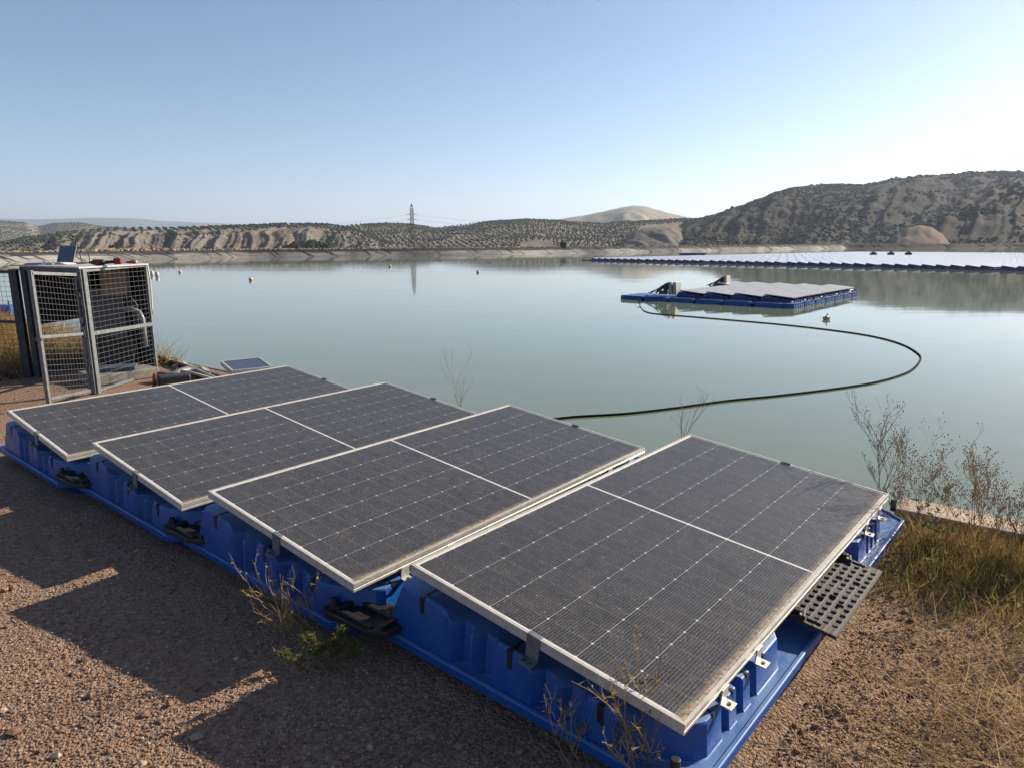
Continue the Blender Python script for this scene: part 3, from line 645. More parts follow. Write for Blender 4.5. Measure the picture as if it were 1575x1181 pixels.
def walk(o,azx,label='blue ribbed walkway float edging the raft'):
    a=Vector((math.sin(azx),math.cos(azx),0)); b=Vector((0,0,1)).cross(a); w_=bpy.data.objects.new('walkway_float',WM); S.collection.objects.link(w_)
    w_.matrix_world=Matrix(((a.x,b.x,0,o.x),(a.y,b.y,0,o.y),(0,0,1,WZ),(0,0,0,1))); tag(w_,label,'float','walkway floats edging the raft')
ONE=['','first','second','third','fourth','fifth','sixth','seventh','eighth','ninth','tenth','eleventh','twelfth','thirteenth','fourteenth','fifteenth','sixteenth','seventeenth','eighteenth','nineteenth','twentieth']
def ordw(k):
    if k<=20: return ONE[k]
    t,o=divmod(k,10); return {2:'twenti',3:'thirti',4:'forti',5:'fifti'}[t]+'eth' if o==0 else {2:'twenty',3:'thirty',4:'forty',5:'fifty'}[t]+'-'+ONE[o]
OR_=('first','second','third','fourth','fifth','sixth','seventh')
for i in range(NC): walk(RL+vd*(pv*i+.03)+ud*.3,azv,'blue walkway float on the long near edge of the raft, %s from the hose end'%OR_[i])
ULEN=2.36
for j in range(4):
    for i in range(NC):
        if i<2 and j<3: continue
        if i==0 and j==3: continue
        o=RL+vd*(pv*i+.22)+ud*(.68+2.32*j); o.z=WZ+.10
        far_unit(frameM(o,azv,azu)@Matrix.Diagonal((1,1.16,1,1)),FMD,'pale panel on the small raft, %s row from its near edge, %s from its right'%(OR_[j],('first','second','third','fourth','fifth','sixth')[NC-1-i]),'solar panels on the raft',PM3)
for j in range(7): walk(RL+vd*(pv*NC+.10)+ud*(.1+1.42*j),azu,'blue ribbed walkway float on the right side of the raft, %s from the near corner'%OR_[j])
for j in range(2):
    for i in range(2): walk(RL+vd*(pv*i+.05)+ud*(1.0+.62*j),azv,'blue walkway float beneath the front pump, %s row, %s from the left'%(OR_[j],OR_[i]))
for i in range(3): walk(RL+vd*(pv*(i)+.05)+ud*10.3,azv,'blue walkway float under the rear pump at the far edge, %s from the left'%OR_[i])
# machinery on the raft
def machine(P,rz,label,boxes):
    r=empty('pump_unit',tuple(P),rz); f=MB()
    rg=random.Random(3)
    for k_ in range(7):
        a=[Vector((-1.15+.14*k_+rg.uniform(-.1,.1),rg.uniform(-.35,.35),.06)),Vector((-.8+.1*k_,rg.uniform(-.3,.3),.25+.06*k_)),Vector((-.2+.06*k_,rg.uniform(-.2,.2),.45+.07*k_*.9)),Vector((.15+.03*k_,rg.uniform(-.2,.2),.35))]; f.tube(catmull(a,4),.035,6)
    f.build('hose_bundle',m_black,r,smooth=True)
    f=MB(); f.boxr((-.15,0,.13),(.28,.2,.12),0,0,0); f.tube([(-.1,0,.2),(.05,0,.75)],.14,8); f.build('pump_body',m_darksteel,r)
    f=MB(); f.tube([(-.9,-.34,.05),(.1,-.34,.78),(.35,-.34,.80)],.035,6); f.tube([(-.9,.34,.05),(.1,.34,.78),(.35,.34,.80)],.035,6); f.build('tube_frame',m_galv,r)
    for x in boxes:
        f=MB(); f.boxr((x,0,.46),(.10,.34,.44),0,0,-.08); b_=f.build('inverter_box',simple('inverter_grey',(.36,.36,.32),.5) if 'inverter_grey' not in bpy.data.materials else bpy.data.materials['inverter_grey'],r,bevel=.02)
        f=MB(); f.boxr((x-.11,0,.40),(.03,.30,.32),0,0,-.08); f.build('cooling_fins',m_darksteel,b_)
    r.scale=(.8,.8,.70); return tag(r,label,'pump')
machine(RL+vd*2.1+ud*1.0+Vector((0,0,.26)),math.pi/2-azv,'front pump with black hoses and two grey boxes at the raft end',(.42,.72))

machine(RL+vd*1.6+ud*8.6+Vector((0,0,.26)),math.pi/2-azv,'rear pump with black hoses at the far side of the raft',(.32,))
f=MB(); f.boxr(RL+vd*1.4+ud*2.6+Vector((0,0,.30)),(1.2,.5,.05),math.pi/2-azv); 
# big array
AL=wp(903,401.2); AR=wp(1575,417.1); av=(AR-AL).normalized(); aaz=math.atan2(av.x,av.y); aau=aaz-math.pi/2+R(0); au=Vector((math.sin(aau),math.cos(aau),0))
cells=[]; off=.8
for i in range(52):
    if i and i%8==0: off+=.38
    for j in range(38):
        o=AL+av*(PIT_*i+off)+au*(.3+2.42*j); o.z=WZ+.05; cells.append((o,i,j))
cells.sort(key=lambda c:(c[0]-EYE).length)
vis=[c for c in cells if abs(math.atan2(c[0].x+1.2,c[0].y))<R(37.5)]
big=vis[:300]; bs=set(id(c[0]) for c in big)
for o,i,j in big: far_unit(frameM(o,aaz,aau),FM,'pale panel of the far array, %s row from the front, %s from its left end'%(ordw(j+1),ordw(i+1)),'solar panels of the far floating array')
rp=MB(); rf=MB(); pvs=[v.co.copy() for v in PM.vertices]; pfs=[tuple(p.vertices) for p in PM.polygons]; fvs=[v.co.copy() for v in FM.vertices]; ffs=[tuple(p.vertices) for p in FM.polygons]
for c in cells:
    if id(c[0]) in bs: continue
    M=frameM(c[0],aaz,aau); W_=[M@v for v in pvs]; rp.add(W_,[f_ for f_,p_ in zip(pfs,PM.polygons) if p_.material_index==0]); rf.add(W_,[f_ for f_,p_ in zip(pfs,PM.polygons) if p_.material_index]); rf.add([M@v for v in fvs],ffs)
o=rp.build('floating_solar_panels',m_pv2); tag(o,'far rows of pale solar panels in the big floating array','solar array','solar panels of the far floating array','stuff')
o3=rf.build('floats',m_blue2,o)
f=MB(); 
for i in range(54): 
    a=AL+av*(1.36*i-.3+.35*(i//8)); 
    for z0,z1,e in ((-.05,.16,0),): f.boxr((a.x,a.y,WZ+.02),(.62,.27,.12),math.pi/2-aaz)
o4=f.build('front_walkway',m_blue2,o)
for u,v in ((1343,393),(1370,393),(1397,393)):
    p=wp(u,v+.4,.3); r=empty('inverter_station',(p.x,p.y,WZ+.4)); r.scale=(.62,.62,.62); f=MB(); f.box((0,0,.35),(.7,.6,.3)); f.build('cabinet',m_darksteel,r,bevel=.05)
    f=MB(); f.boxr((-.55,0,.3),(.25,.5,.22),0,0,-.5); f.boxr((.6,0,.25),(.2,.5,.2),0,0,.4); f.build('hatch',m_black,r)
    f=MB(); f.box((0,0,.78),(.35,.3,.14)); f.build('fan_box',m_black,r)
    tag(r,{1343:'leftmost of three dark inverter stations on the far floating array',1370:'middle of three dark inverter stations on the far floating array',1397:'rightmost of three dark inverter stations on the far floating array'}[u],'inverter','inverter stations on the far array')
pa=wp(1045,392.2);pb_=wp(1085,392.2); f=MB(); c=(pa+pb_)/2; f.boxr((c.x,c.y,WZ+.12),((pb_-pa).length/2,1.2,.16),math.atan2((pb_-pa).y,(pb_-pa).x)); 
for i in range(5): q=pa.lerp(pb_,(i+.5)/5); f.boxr((q.x,q.y,WZ+.33),(.7,.9,.06),.3)
tag(f.build('loose_pontoon',m_blue2),'long dark blue pontoon floating alone behind the big array','pontoon')
# blue pontoon near the left shore
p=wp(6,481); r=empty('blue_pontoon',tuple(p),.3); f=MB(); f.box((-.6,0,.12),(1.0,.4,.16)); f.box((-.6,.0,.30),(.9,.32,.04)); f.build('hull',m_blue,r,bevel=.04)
f=MB(); 
for x in (-1.3,-.5,.35): f.tube([(x,-.35,.1),(x,-.38,.5)],.03,6)
f.build('post',m_blue,r); tag(r,'small blue pontoon seen through the left mesh fence','pontoon')
# ---------------------------------------------------------------- hills
def lerp_tab(tab,x):
    if x<=tab[0][0]: return tab[0][1]
    for (a,b),(c,d) in zip(tab,tab[1:]):
        if x<=c: 
            t=(x-a)/(c-a); t2=t*t*(3-2*t); return b+(d-b)*(t*.5+t2*.5)
    return tab[-1][1]
def ridged(p,oct=4):
    a=1.;s=0.;f=1.
    for _ in range(oct):
        s+=a*(1-abs(mn.noise(p*f))*2); a*=.5; f*=2.1
    return s
class Hill:
    def __init__(h,name,prof,Dr,Db,zb,mat,shape,gul=(0,60,.5),nz=(2.,80.),du=3.,nw=60,back=.5,kind='structure',seed=0):
        u=prof[0][0]; h.us=[]; 
        while u<=prof[-1][0]: h.us.append(u); u+=du
        h.du=du; h.nw=nw; h.u0=prof[0][0]; rows=[]; nb=int(nw*.35); h.tot=nw+nb; v=[]
        for u in h.us:
            vr=lerp_tab(prof,u); dr=Dr(u) if callable(Dr) else Dr; db=Db(u) if callable(Db) else Db
            top=polar(u,vr,dr); d=Vector((top.x,top.y)).normalized(); az=math.atan2(d.x,d.y)
            for k in range(h.tot+1):
                if k<=nw: w_=k/nw; D=db+(dr-db)*w_; sh=shape(w_); z=zb+(top.z-zb)*sh
                else: q=(k-nw)/nb; w_=1; D=dr*(1+back*q); z=top.z-(top.z-zb)*(q*q*(3-2*q))
                env=math.sin(math.pi*min(w_,1))**.8 if w_<1 else 0.
                p=Vector((d.x*D,d.y*D,0)); hh=max(0,top.z-zb)
                if gul[0]: 
                    rr=ridged(Vector((az*dr/gul[1]+gul[2]*w_*2+seed+.35*mn.noise(p*.02+Vector((seed,0,0))),w_*.6+seed,seed*.7)),4)
                    z+=min(.55,rr-1.1)*gul[0]*env*(1-w_**3)*min(1,hh/25)
                    if len(gul)>3:
                        big=mn.noise(Vector((az*dr/gul[3]+w_*-.8+seed,w_*.4,seed)))+.5*mn.noise(Vector((az*dr/gul[3]*2.2-w_*2.,w_*.6,seed+4))); z+=min(.1,big-.15)*gul[4]*env*(1-w_**2)
                fd=env*(1-w_**3) if k<=nw else -0.0
                z+=(mn.fractal(p/nz[1]+Vector((seed,0,0)),1.,2.,5))*nz[0]*fd*min(1,hh/12)
                v.append((p.x,p.y,z))
        m=MB(); m.v=v; T=h.tot+1
        for i in range(len(h.us)-1):
            for k in range(h.tot): m.f.append((i*T+k,(i+1)*T+k,(i+1)*T+k+1,i*T+k+1))
        h.v=v; h.T=T; h.o=tag(m.build(name,mat,smooth=True),kind=kind)
    def at(h,u,w_):
        a=(u-h.u0)/h.du; i=int(a); 
        if i<0 or i>=len(h.us)-1: return None
        k=w_*h.nw; j=int(k); fa=a-i; fk=k-j
        g=lambda i,j:Vector(h.v[i*h.T+min(j,h.T-1)])
        return (g(i,j)*(1-fa)+g(i+1,j)*fa)*(1-fk)+(g(i,j+1)*(1-fa)+g(i+1,j+1)*fa)*fk
def terrain_mat(name,c1,c2,c3,s1=.01,s2=.08,grass=None,bs=1.):
    k=NT(name); a=k.ramp(k.noise(s1,6,.65,dist=.4),[(.38,0.),(.62,1.)]); b=k.ramp(k.noise(s2,6,.7),[(.42,0.),(.60,1.)])
    c=k.mix(a,c1,c2); c=k.mix(k.M('MULTIPLY',b,.65),c,c3)
    if grass: c=k.mix(k.ramp(k.noise(grass[0],4,.8),[(grass[2],0.),(grass[2]+.08,1.)]),c,grass[1])
    k.base(c,1.,0,.1); k.bump(k.noise(s2*4,6,.75),.8,bs); return k.m
m_bad=terrain_mat('badland_earth',(.16,.13,.10),(.165,.16,.155),(.085,.07,.052),.008,.03,(.5,(.12,.12,.07),.56),1.5)
m_olv=terrain_mat('olive_ground',(.20,.165,.12),(.25,.21,.16),(.12,.12,.075),.01,.05)
m_mtn=terrain_mat('scrub_mountain',(.020,.015,.011),(.017,.016,.016),(.046,.041,.037),.008,.014,(.20,(.040,.042,.030),.50),3.)
m_sand=terrain_mat('sandy_hill',(.33,.27,.20),(.29,.24,.17),(.18,.16,.12),.004,.015,None,3.)
m_far=terrain_mat('far_hills',(.13,.14,.11),(.17,.16,.12),(.10,.11,.09),.0015,.006,None,5.)
m_mound=terrain_mat('bare_mound',(.14,.11,.085),(.18,.14,.105),(.18,.14,.11),.02,.1,None,1.)
sm01=lambda x:max(0,min(1,x))**2*(3-2*max(0,min(1,x)))
cliff=lambda w_:.10*sm01(w_/.25)+.62*sm01((w_-.22)/.36)+.28*sm01((w_-.5)/.5)
soft=lambda w_:.5*w_+.5*sm01(w_)
steep=lambda w_:1-(1-w_)**1.5
HZ=lambda u:378-.00436*(u+17)
hF=Hill('hills',[(-700,352),(-300,346),(-100,340),(0,337),(60,338),(140,335.5),(200,336),(260,341),(320,343),(375,345.5),(440,348.5),(520,356),(600,368),(700,378)],9000,5600,-40,m_far,soft,(25,900,.5),(20,900),8,14)
hG=Hill('hills',[(-600,352),(-200,344),(-60,339),(0,341),(40,343),(62,349.5),(88,344.5),(125,343.5),(165,350),(230,354),(320,362),(420,374),(500,382)],2600,1500,-14,m_olv,soft,(10,220,.5),(8,300),5,24)
hS=Hill('hills',[(790,375),(830,348),(852,338.5),(892,333),(925,326.5),(945,322),(958,319),(975,316.6),(992,317.6),(1010,323),(1032,329),(1060,335),(1100,342),(1160,360),(1200,378)],2400,1500,-14,m_sand,soft,(22,160,.4),(10,160),4,40,seed=3)
hC=Hill('hills',[(400,372),(440,362),(480,352),(525,349.5),(558,345.9),(592,344.5),(628,345.2),(650,348.5),(672,352),(708,347.7),(742,342.7),(775,340.2),(815,338),(852,339.4),(888,342.7),(925,345),(958,342),(1008,340.3),(1050,337.5),(1090,339),(1130,346),(1180,360),(1220,378)],1050,560,-8,m_olv,soft,(5,130,.3),(3.5,110),4,50,seed=5)
hL=Hill('hills',[(-500,358),(-250,352),(-80,368),(0,375),(50,366),(100,360),(140,355.5),(180,353),(250,353),(290,352),(330,350.3),(380,348.5),(420,346.6),(470,346),(505,347),(535,351),(560,358),(590,370),(620,380)],820,500,-7,m_bad,cliff,(5.5,30,-.7),(1.6,11),1.6,85,seed=2)
hM=Hill('hills',[(1000,374),(1040,350),(1058,339),(1077,335.4),(1093,331.9),(1133,320.5),(1167,310.4),(1193,298.7),(1217,292.9),(1257,287),(1290,285.3),(1323,286.2),(1350,281.9),(1383,276.2),(1417,272.9),(1467,270.9),(1500,267),(1543,265.2),(1575,267),(1640,264),(1800,262),(2100,280),(2500,300)],lambda u:950+ .12*(u-1050),lambda u:470-.02*(u-1050),-8,m_mtn,steep,(6,30,-.9,230,52),(4,24),2.5,130,seed=11)
hE=Hill('hills',[(948,383),(962,366),(978,355),(992,351),(1012,349.5),(1032,350),(1044,355),(1055,366),(1066,383)],640,520,-8,m_bad,steep,(4,22,.8),(1,20),2,30,seed=8)
hD=Hill('hills',[(1352,384),(1366,374),(1382,359),(1398,350.5),(1415,346.8),(1432,349.5),(1446,358),(1460,372),(1470,384)],500,430,-8,m_mound,steep,(2.,18,.6),(.6,12),2,26,seed=4)
# ---------------------------------------------------------------- trees of the olive groves
m_leafs=[]
for i,c in enumerate([((.048,.064,.040),(.030,.042,.026)),((.060,.072,.048),(.036,.044,.030)),((.028,.040,.021),(.018,.027,.014))]):
    k=NT('foliage'); k.base(k.mix(k.ramp(k.noise(1.2,4,.7),[(.4,0.),(.6,1.)]),c[0],c[1]),.9,0,.15); m_leafs.append(k.m)
m_bark=simple('bark',(.10,.075,.055),.9)
def tree_mesh(seed,sub,nb,name,m,hw=1.,th=1.):
    rg=random.Random(seed); f=MB()
    for i in range(nb):
        a=rg.random()*6.28; d=rg.uniform(.2,1.1)*hw; f.blob((math.cos(a)*d,math.sin(a)*d,(1.7+rg.uniform(-.5,.9))*th),rg.uniform(.75,1.15)*hw,sub,.35,rg,.85)
    return f
def tree_ind(P,s_,mesh):
    o=bpy.data.objects.new(mesh.name.split('.')[0],mesh); S.collection.objects.link(o); o.location=P; o.rotation_euler=(0,0,rnd.random()*6.28); o.scale=(s_,)*3; return o
def with_trunk(f,name,m,h=1.2):
    nv=len(f.f); f.tube([(0,0,-.4),(.05,0,h*.6),(-.05,.05,h)],[.22,.16,.12],6); me=f.mesh(name,m); me.materials.append(m_bark)
    for i,p in enumerate(me.polygons):
        if i>=nv: p.material_index=1
    return me
OM=[with_trunk(tree_mesh(i,2,5,'olive_tree',m_leafs[i%2]),'olive_tree',m_leafs[i%2]) for i in range(4)]
spots=[]
def grove(h,rot,sp,filt,jit=.12,wr=(0.02,1.0),sy=None,smin=.8,smax=1.25):
    c,s_=math.cos(rot),math.sin(rot); sy=sy or sp
    xs=[p[0] for p in h.v]; ys=[p[1] for p in h.v]
    cx,cy=(min(xs)+max(xs))/2,(min(ys)+max(ys))/2; Rr=max(max(xs)-min(xs),max(ys)-min(ys))*.75; n_=int(Rr/sp); ny=int(Rr/sy)
    # az,dist -> u,w
    for i in range(-n_,n_):
        for j in range(-ny,ny):
            x=cx+(i*sp)*c-(j*sy)*s_; y=cy+(i*sp)*s_+(j*sy)*c
            if y<=0: continue
            u=787.5+FOC*(x/y)/ (math.cos(PIT)) if False else None
            D=math.hypot(x,y); az=math.atan2(x,y)
            # pixel column at the horizon
            q=Vector((math.sin(az),math.cos(az),0)); u=787.5+FOC*q.dot(rgt)/q.dot(fwd)
            dr=h.Dr(u) if callable(h.Dr) else h.Dr; db=h.Db(u) if callable(h.Db) else h.Db
            w_=(D-db)/(dr-db)
            if not(wr[0]<w_<wr[1]) or not filt(u,w_,x,y): continue
            p=h.at(u,w_)
            if p is None: continue
            spots.append((Vector((x+rnd.uniform(-jit,jit)*sp,y+rnd.uniform(-jit,jit)*sp,p.z)),rnd.uniform(smin,smax)))
for h_,a,b in ((hG,2600,1500),(hC,1050,560),(hL,820,500)): h_.Dr,h_.Db=a,b
hM.Dr=lambda u:950+.12*(u-1050); hM.Db=lambda u:470-.02*(u-1050)
grove(hC,.62,7.0,lambda u,w_,x,y:460<u<1075 and w_>.5 and 560<u<690,sy=6.0)
grove(hC,.25,6.3,lambda u,w_,x,y:430<u<1075 and not (w_>.5 and 560<u<690) and mn.noise(Vector((x*.008,y*.008,2)))>-.42 and not(800<u<850 and .1<w_<.25),jit=.22)
grove(hL,.5,7.,lambda u,w_,x,y:-60<u<600 and w_>.66,sy=6.)
grove(hL,.4,7.,lambda u,w_,x,y:-60<u<130 and .3<w_<=.66,sy=9)
grove(hL,.3,6.,lambda u,w_,x,y:495<u<600 and w_<=.66,jit=.3)
grove(hG,.35,15,lambda u,w_,x,y:-60<u<420 and w_>.15,sy=11,smin=1.4,smax=2.0)
spots.sort(key=lambda s_:(s_[0]-EYE).length)
seen=[s_ for s_ in spots if (s_[0].z+2.5-1.6)/(s_[0]-EYE).length>-.0085 and abs(math.atan2(s_[0].x,s_[0].y))<R(36.5)]
seen_set=set(id(s_) for s_ in seen[:300])
for i,(P,s_) in enumerate(seen[:300]): 
    tag(tree_ind(P,s_*.62,OM[i%4]),'small grey-green olive tree near the foot of the grove beyond the far bank','olive tree','olive trees of the groves beyond the bank')
sm_=MB()
for t in spots:
    if id(t) in seen_set: continue
    P,s_=t; s_*=.62
    for q in range(2): sm_.blob((P.x+rnd.uniform(-.6,.6)*s_,P.y+rnd.uniform(-.6,.6)*s_,P.z+1.6*s_+rnd.uniform(-.3,.5)),(1.55*s_,1.55*s_,1.35*s_),1,.3)
tag(sm_.build('olive_grove',m_leafs[0]),'distant rows of grey-green olive trees covering the hills','olive grove','olive trees of the groves beyond the bank','stuff')
# scrub on the mountain
sc=MB()
for i in range(14000):
    u=rnd.uniform(1015,1640); w_=rnd.random()**.8*.95; p=hM.at(u,w_)
    if p is None or mn.noise(p*.010)+mn.noise(p*.045)*.8<rnd.uniform(-.35,.15): continue
    r=rnd.uniform(.4,1.1)*(1+.5*rnd.random()); sc.blob((p.x,p.y,p.z+r*.3),(r*1.2,r*1.2,r),1,.35)
for i in range(900):
    u=rnd.uniform(-60,560); w_=rnd.uniform(.0,.7); p=hL.at(u,w_)
    if p is None or mn.noise(p*.03)<.05: continue
    r=rnd.uniform(.5,1.3); sc.blob((p.x,p.y,p.z+r*.2),(r*1.3,r*1.3,r),1,.35)
tag(sc.build('scrub',m_leafs[0]),'dark green scrub bushes scattered over the mountain and the cliffs','scrub',kind='stuff')
# single trees along the mountain skyline
PMs=[with_trunk(tree_mesh(20+i,2,6,'tree',m_leafs[2]),'ridge_tree',m_leafs[2]) for i in range(3)]
ul_=[1118,1126,1140,1150,1158,1163,1172,1180,1186,1192,1197,1203,1208,1214,1221,1228,1236,1243,1250,1256,1264,1371,1378,1384,1396,1401,1413,1416,1424,1437,1441,1447,1452,1458,1462,1466,1480,1486,1489,1494,1522,1528,1549,1566,1570]
for i,u in enumerate(ul_):
    p=hM.at(u+rnd.uniform(-1,1),.997)
    if p: tag(tree_ind(p-Vector((0,0,.6)),rnd.uniform(.75,1.35),PMs[i%3]),'small dark tree on the right mountain skyline, %s from the left'%ordw(i+1),'tree','trees on the mountain skyline')
BM_=[with_trunk(tree_mesh(40+i,3,11,'tree',m_leafs[2],1.25,1.1),'broad_tree',m_leafs[2],1.4) for i in range(3)]
for i,(u,D,s_) in enumerate([(437,520,1.7),(446,515,2.1),(455,512,2.3),(463,516,2.6),(471,520,2.4),(480,518,2.5),(489,524,2.6),(497,520,2.4),(505,528,2.0),(178,500,2.2)]):
    p=polar(u,380,D); tag(tree_ind(Vector((p.x,p.y,-7.2)),s_*1.15,BM_[i%3]),'dark bushy tree at the right foot of the cliffs, %s from the left'%ordw(i+1) if i<9 else 'single dark bush at the foot of the pale cliffs above the laptop','tree','dark trees at the foot of the cliffs' if i<9 else None)
# ---------------------------------------------------------------- pylon and its wires
PD=350; pt=polar(632.8,314.5,PD); px,py,ztop=pt.x,pt.y,pt.z; zb=-8.
py_=empty('power_pylon',(px,py,zb),-.25); H_=ztop-zb
def wdt(z): 
    k=z/H_; return 1.9*(1-k/.72)+.62 if k<.72 else .62*(1 if k<.93 else (1-(k-.93)/.07*.8))
f=MB(); zs=[H_*q for q in (0,.1,.2,.29,.37,.45,.52,.58,.63,.68,.73,.78,.83,.88,.93,1.0)]; rr=.085
for a,b in zip(zs,zs[1:]):
    A=[Vector((sx*wdt(a),sy*wdt(a),a)) for sx,sy in((-1,-1),(1,-1),(1,1),(-1,1))];B=[Vector((sx*wdt(b),sy*wdt(b),b)) for sx,sy in((-1,-1),(1,-1),(1,1),(-1,1))]
    for i in range(4):
        f.tube([A[i],B[i]],rr,4); f.tube([A[i],B[(i+1)%4]],.05,4); f.tube([A[(i+1)%4],B[i]],.05,4); f.tube([B[i],B[(i+1)%4]],.05,4)
f.build('lattice_mast',m_darksteel,py_)
zA=[polar(632,330,PD).z-zb,polar(632,337.8,PD).z-zb,polar(632,346,PD).z-zb]
ends=[]
for z in zA:
    f=MB()
    for sg in (-1,1):
        e=Vector((sg*2.3,0,z-.1)); ends.append((e,sg)); f.tube([(sg*.6,.5,z+.3),e],.06,4); f.tube([(sg*.6,-.5,z+.3),e],.06,4); f.tube([(sg*.6,0,z-.35),e],.06,4)
    f.build('cross_arm',m_darksteel,py_)
    f=MB()
    for sg in(-1,1): f.tube([(sg*2.3,0,z-.1),(sg*2.6,.0,z-.25)],[.09,.09],6)
    f.build('insulator',m_black,py_)
tag(py_,'grey lattice power pylon standing beyond the far bank','pylon')
M=Matrix.Translation((px,py,zb))@Matrix.Rotation(-.25,4,'Z')
for zi,z in enumerate(zA):
    for sg in (-1,1):
        f=MB(); a=M@Vector((sg*2.6,0,z-.25)); dd=Vector((sg*260,140 if sg>0 else 90,0)); b=a+dd; b.z=a.z-2
        pts=[a.lerp(b,t/14)-Vector((0,0,4*7.5*(t/14)*(1-t/14))) for t in range(15)]
        f.tube(pts,.028,4); tag(f.build('power_line',m_darksteel),('upper','middle','lower')[zi]+' sagging power line running '+('left' if sg<0 else 'right')+' from the pylon','power line','power lines at the pylon')
# ---------------------------------------------------------------- vegetation
m_dry=simple('dry_grass_skin',(.36,.225,.11),.85,var=.5,sc=3,spec=.2)
m_dry2=simple('straw',(.46,.33,.17),.8,var=.35,sc=5,spec=.2)
m_grn=simple('weed_green',(.15,.16,.05),.8,var=.45,sc=6,spec=.2)
m_yel=simple('weed_yellow',(.38,.29,.10),.8,var=.4,sc=6,spec=.2)
m_twig=simple('dry_twig',(.44,.32,.18),.8,var=.35,sc=8,spec=.2)
m_seed=simple('seed_head',(.46,.33,.19),.9,var=.3,sc=20)
for m_ in (m_dry,m_dry2,m_grn,m_yel,m_twig,m_seed):
    t=m_.node_tree; b=t.nodes['Principled BSDF']; tr=t.nodes.new('ShaderNodeBsdfTranslucent'); mx=t.nodes.new('ShaderNodeMixShader'); mx.inputs[0].default_value=.45
    t.links.new(b.inputs['Base Color'].links[0].from_socket,tr.inputs[0]); t.links.new(b.outputs[0],mx.inputs[1]); t.links.new(tr.outputs[0],mx.inputs[2]); t.links.new(mx.outputs[0],t.nodes['Material Output'].inputs[0])
# dry grass fringe on the far crest and bank top
dg=MB()
for i in range(n):
    p,z,tt=cr[i]
    if p.y<40 or p.x>330: continue
    t=sm(i,2); nrm=Vector((t.y,-t.x)); nrm=nrm if nrm.dot(p-cxy)>0 else -nrm
    for q in range(34):
        d=1.0+rnd.random()*5; s_=rnd.uniform(0,2.5); r=rnd.uniform(.08,.24)*(1+1.1*max(0,mn.noise(Vector((p.x*.05,p.y*.05,0))))); c=p+nrm*d+t*s_
        dg.blob((c.x,c.y,z-.05+r*.4-.02*d),(r*1.8,r*1.8,r*1.3),1,.5)
tag(dg.build('dry_grass_fringe',simple('fringe_grass',(.34,.26,.155),.95,var=.5,sc=.6,spec=.1)),'tan dry grass along the top of the far bank','grass',kind='stuff')
def tuft(mb,p,nb,h,spread,wd=.0035,up=.6):
    for i in range(nb):
        a=rnd.random()*6.28; l=spread*rnd.random()**.7; d=Vector((math.cos(a)*l*1.2,math.sin(a)*l*1.2,up+rnd.random()*.6))
        mb.blade((p[0]+rnd.gauss(0,.025+spread*.10),p[1]+rnd.gauss(0,.025+spread*.10),p[2]-.01),d,h*rnd.uniform(.4,1.1),wd*rnd.uniform(.6,1.3),(rnd.uniform(.05,.5)*h*1.5,rnd.random()*6.28),3)
# behind the left fence
g1=MB(); g2=MB()
for i in range(1500):
    a=rnd.uniform(-19,-7.6); b=rnd.uniform(-2.3,-.15); 
    if rnd.random()<.55: b=rnd.uniform(-1.6,-.1)
    q=LP+LD*a+LN*b
    if q.x>-4.6 and q.y<8.7: continue
    if -5.9<q.x<-4.2 and q.y<8.8: continue
    if q.y<7.75-.32*(q.x+5.7)*1 and q.x<-5.5: continue
    tuft(g1 if rnd.random()<.75 else g2,(q.x,q.y,gz(q.x,q.y)),14,rnd.uniform(.22,.6),.7,.005)
tag(g1.build('dry_grass',m_dry),'tall tan dry grass behind the left fence and the cage','grass',kind='stuff'); tag(g2.build('dry_weeds',m_yel),'yellowish dry weeds among the grass behind the left fence','weeds',kind='stuff')
# right hand strip of weeds in front of the kerb
g1=MB();g2=MB();g3=MB()
def inunit(q):
    for (x,y,yw) in pars:
        dx,dy=q.x-x,q.y-y; yw=R(yw); s_=dx*math.cos(yw)+dy*math.sin(yw); t_=dx*math.sin(yw)-dy*math.cos(yw)
        if -.1<s_<2.7 and -.3<t_<1.24: return True
    return False
for i in range(4300):
    a=rnd.uniform(-.9,6.5) if i<2600 else rnd.uniform(-.7,1.8); b=-.24-abs(rnd.gauss(0,.42)); q=LP+LD*a+LN*b
    if b<-1.35 or inunit(q): continue
    z=gz(q.x,q.y); k=1-min(1,(-b)/1.3); 
    tuft((g1,g2,g3,g1,g3)[rnd.randrange(5)],(q.x,q.y,z),9,.09+.15*k*rnd.uniform(.4,1.2),.75,.0024,.45)
leaf=MB()
for i in range(1500):
    a=rnd.uniform(-.9,4.5); b=-.12-abs(rnd.gauss(0,.38)); q=LP+LD*a+LN*b
    if b<-1.1 or inunit(q) or mn.noise(Vector((q.x*1.8,q.y*1.8,0)))<-.15: continue
    z=gz(q.x,q.y)+rnd.random()**1.3*.26*(1+b*.6)
    for k in range(3): leaf.blade((q.x+rnd.gauss(0,.03),q.y+rnd.gauss(0,.03),z),(rnd.gauss(0,1),rnd.gauss(0,1),rnd.uniform(-.2,.8)),rnd.uniform(.025,.055),rnd.uniform(.006,.011),(.01,rnd.random()*6),2)
tag(g1.build('dry_grass',m_dry),'brown dry grass in front of the concrete kerb','grass',kind='stuff'); tag(g2.build('green_weeds',m_grn),'low green weeds in front of the concrete kerb','weeds',kind='stuff'); tag(g3.build('yellow_weeds',m_yel),'yellow weeds mixed in front of the concrete kerb','weeds',kind='stuff'); tag(leaf.build('weed_leaves',m_grn),'small green leaves low in the weeds before the kerb','weeds',kind='stuff')
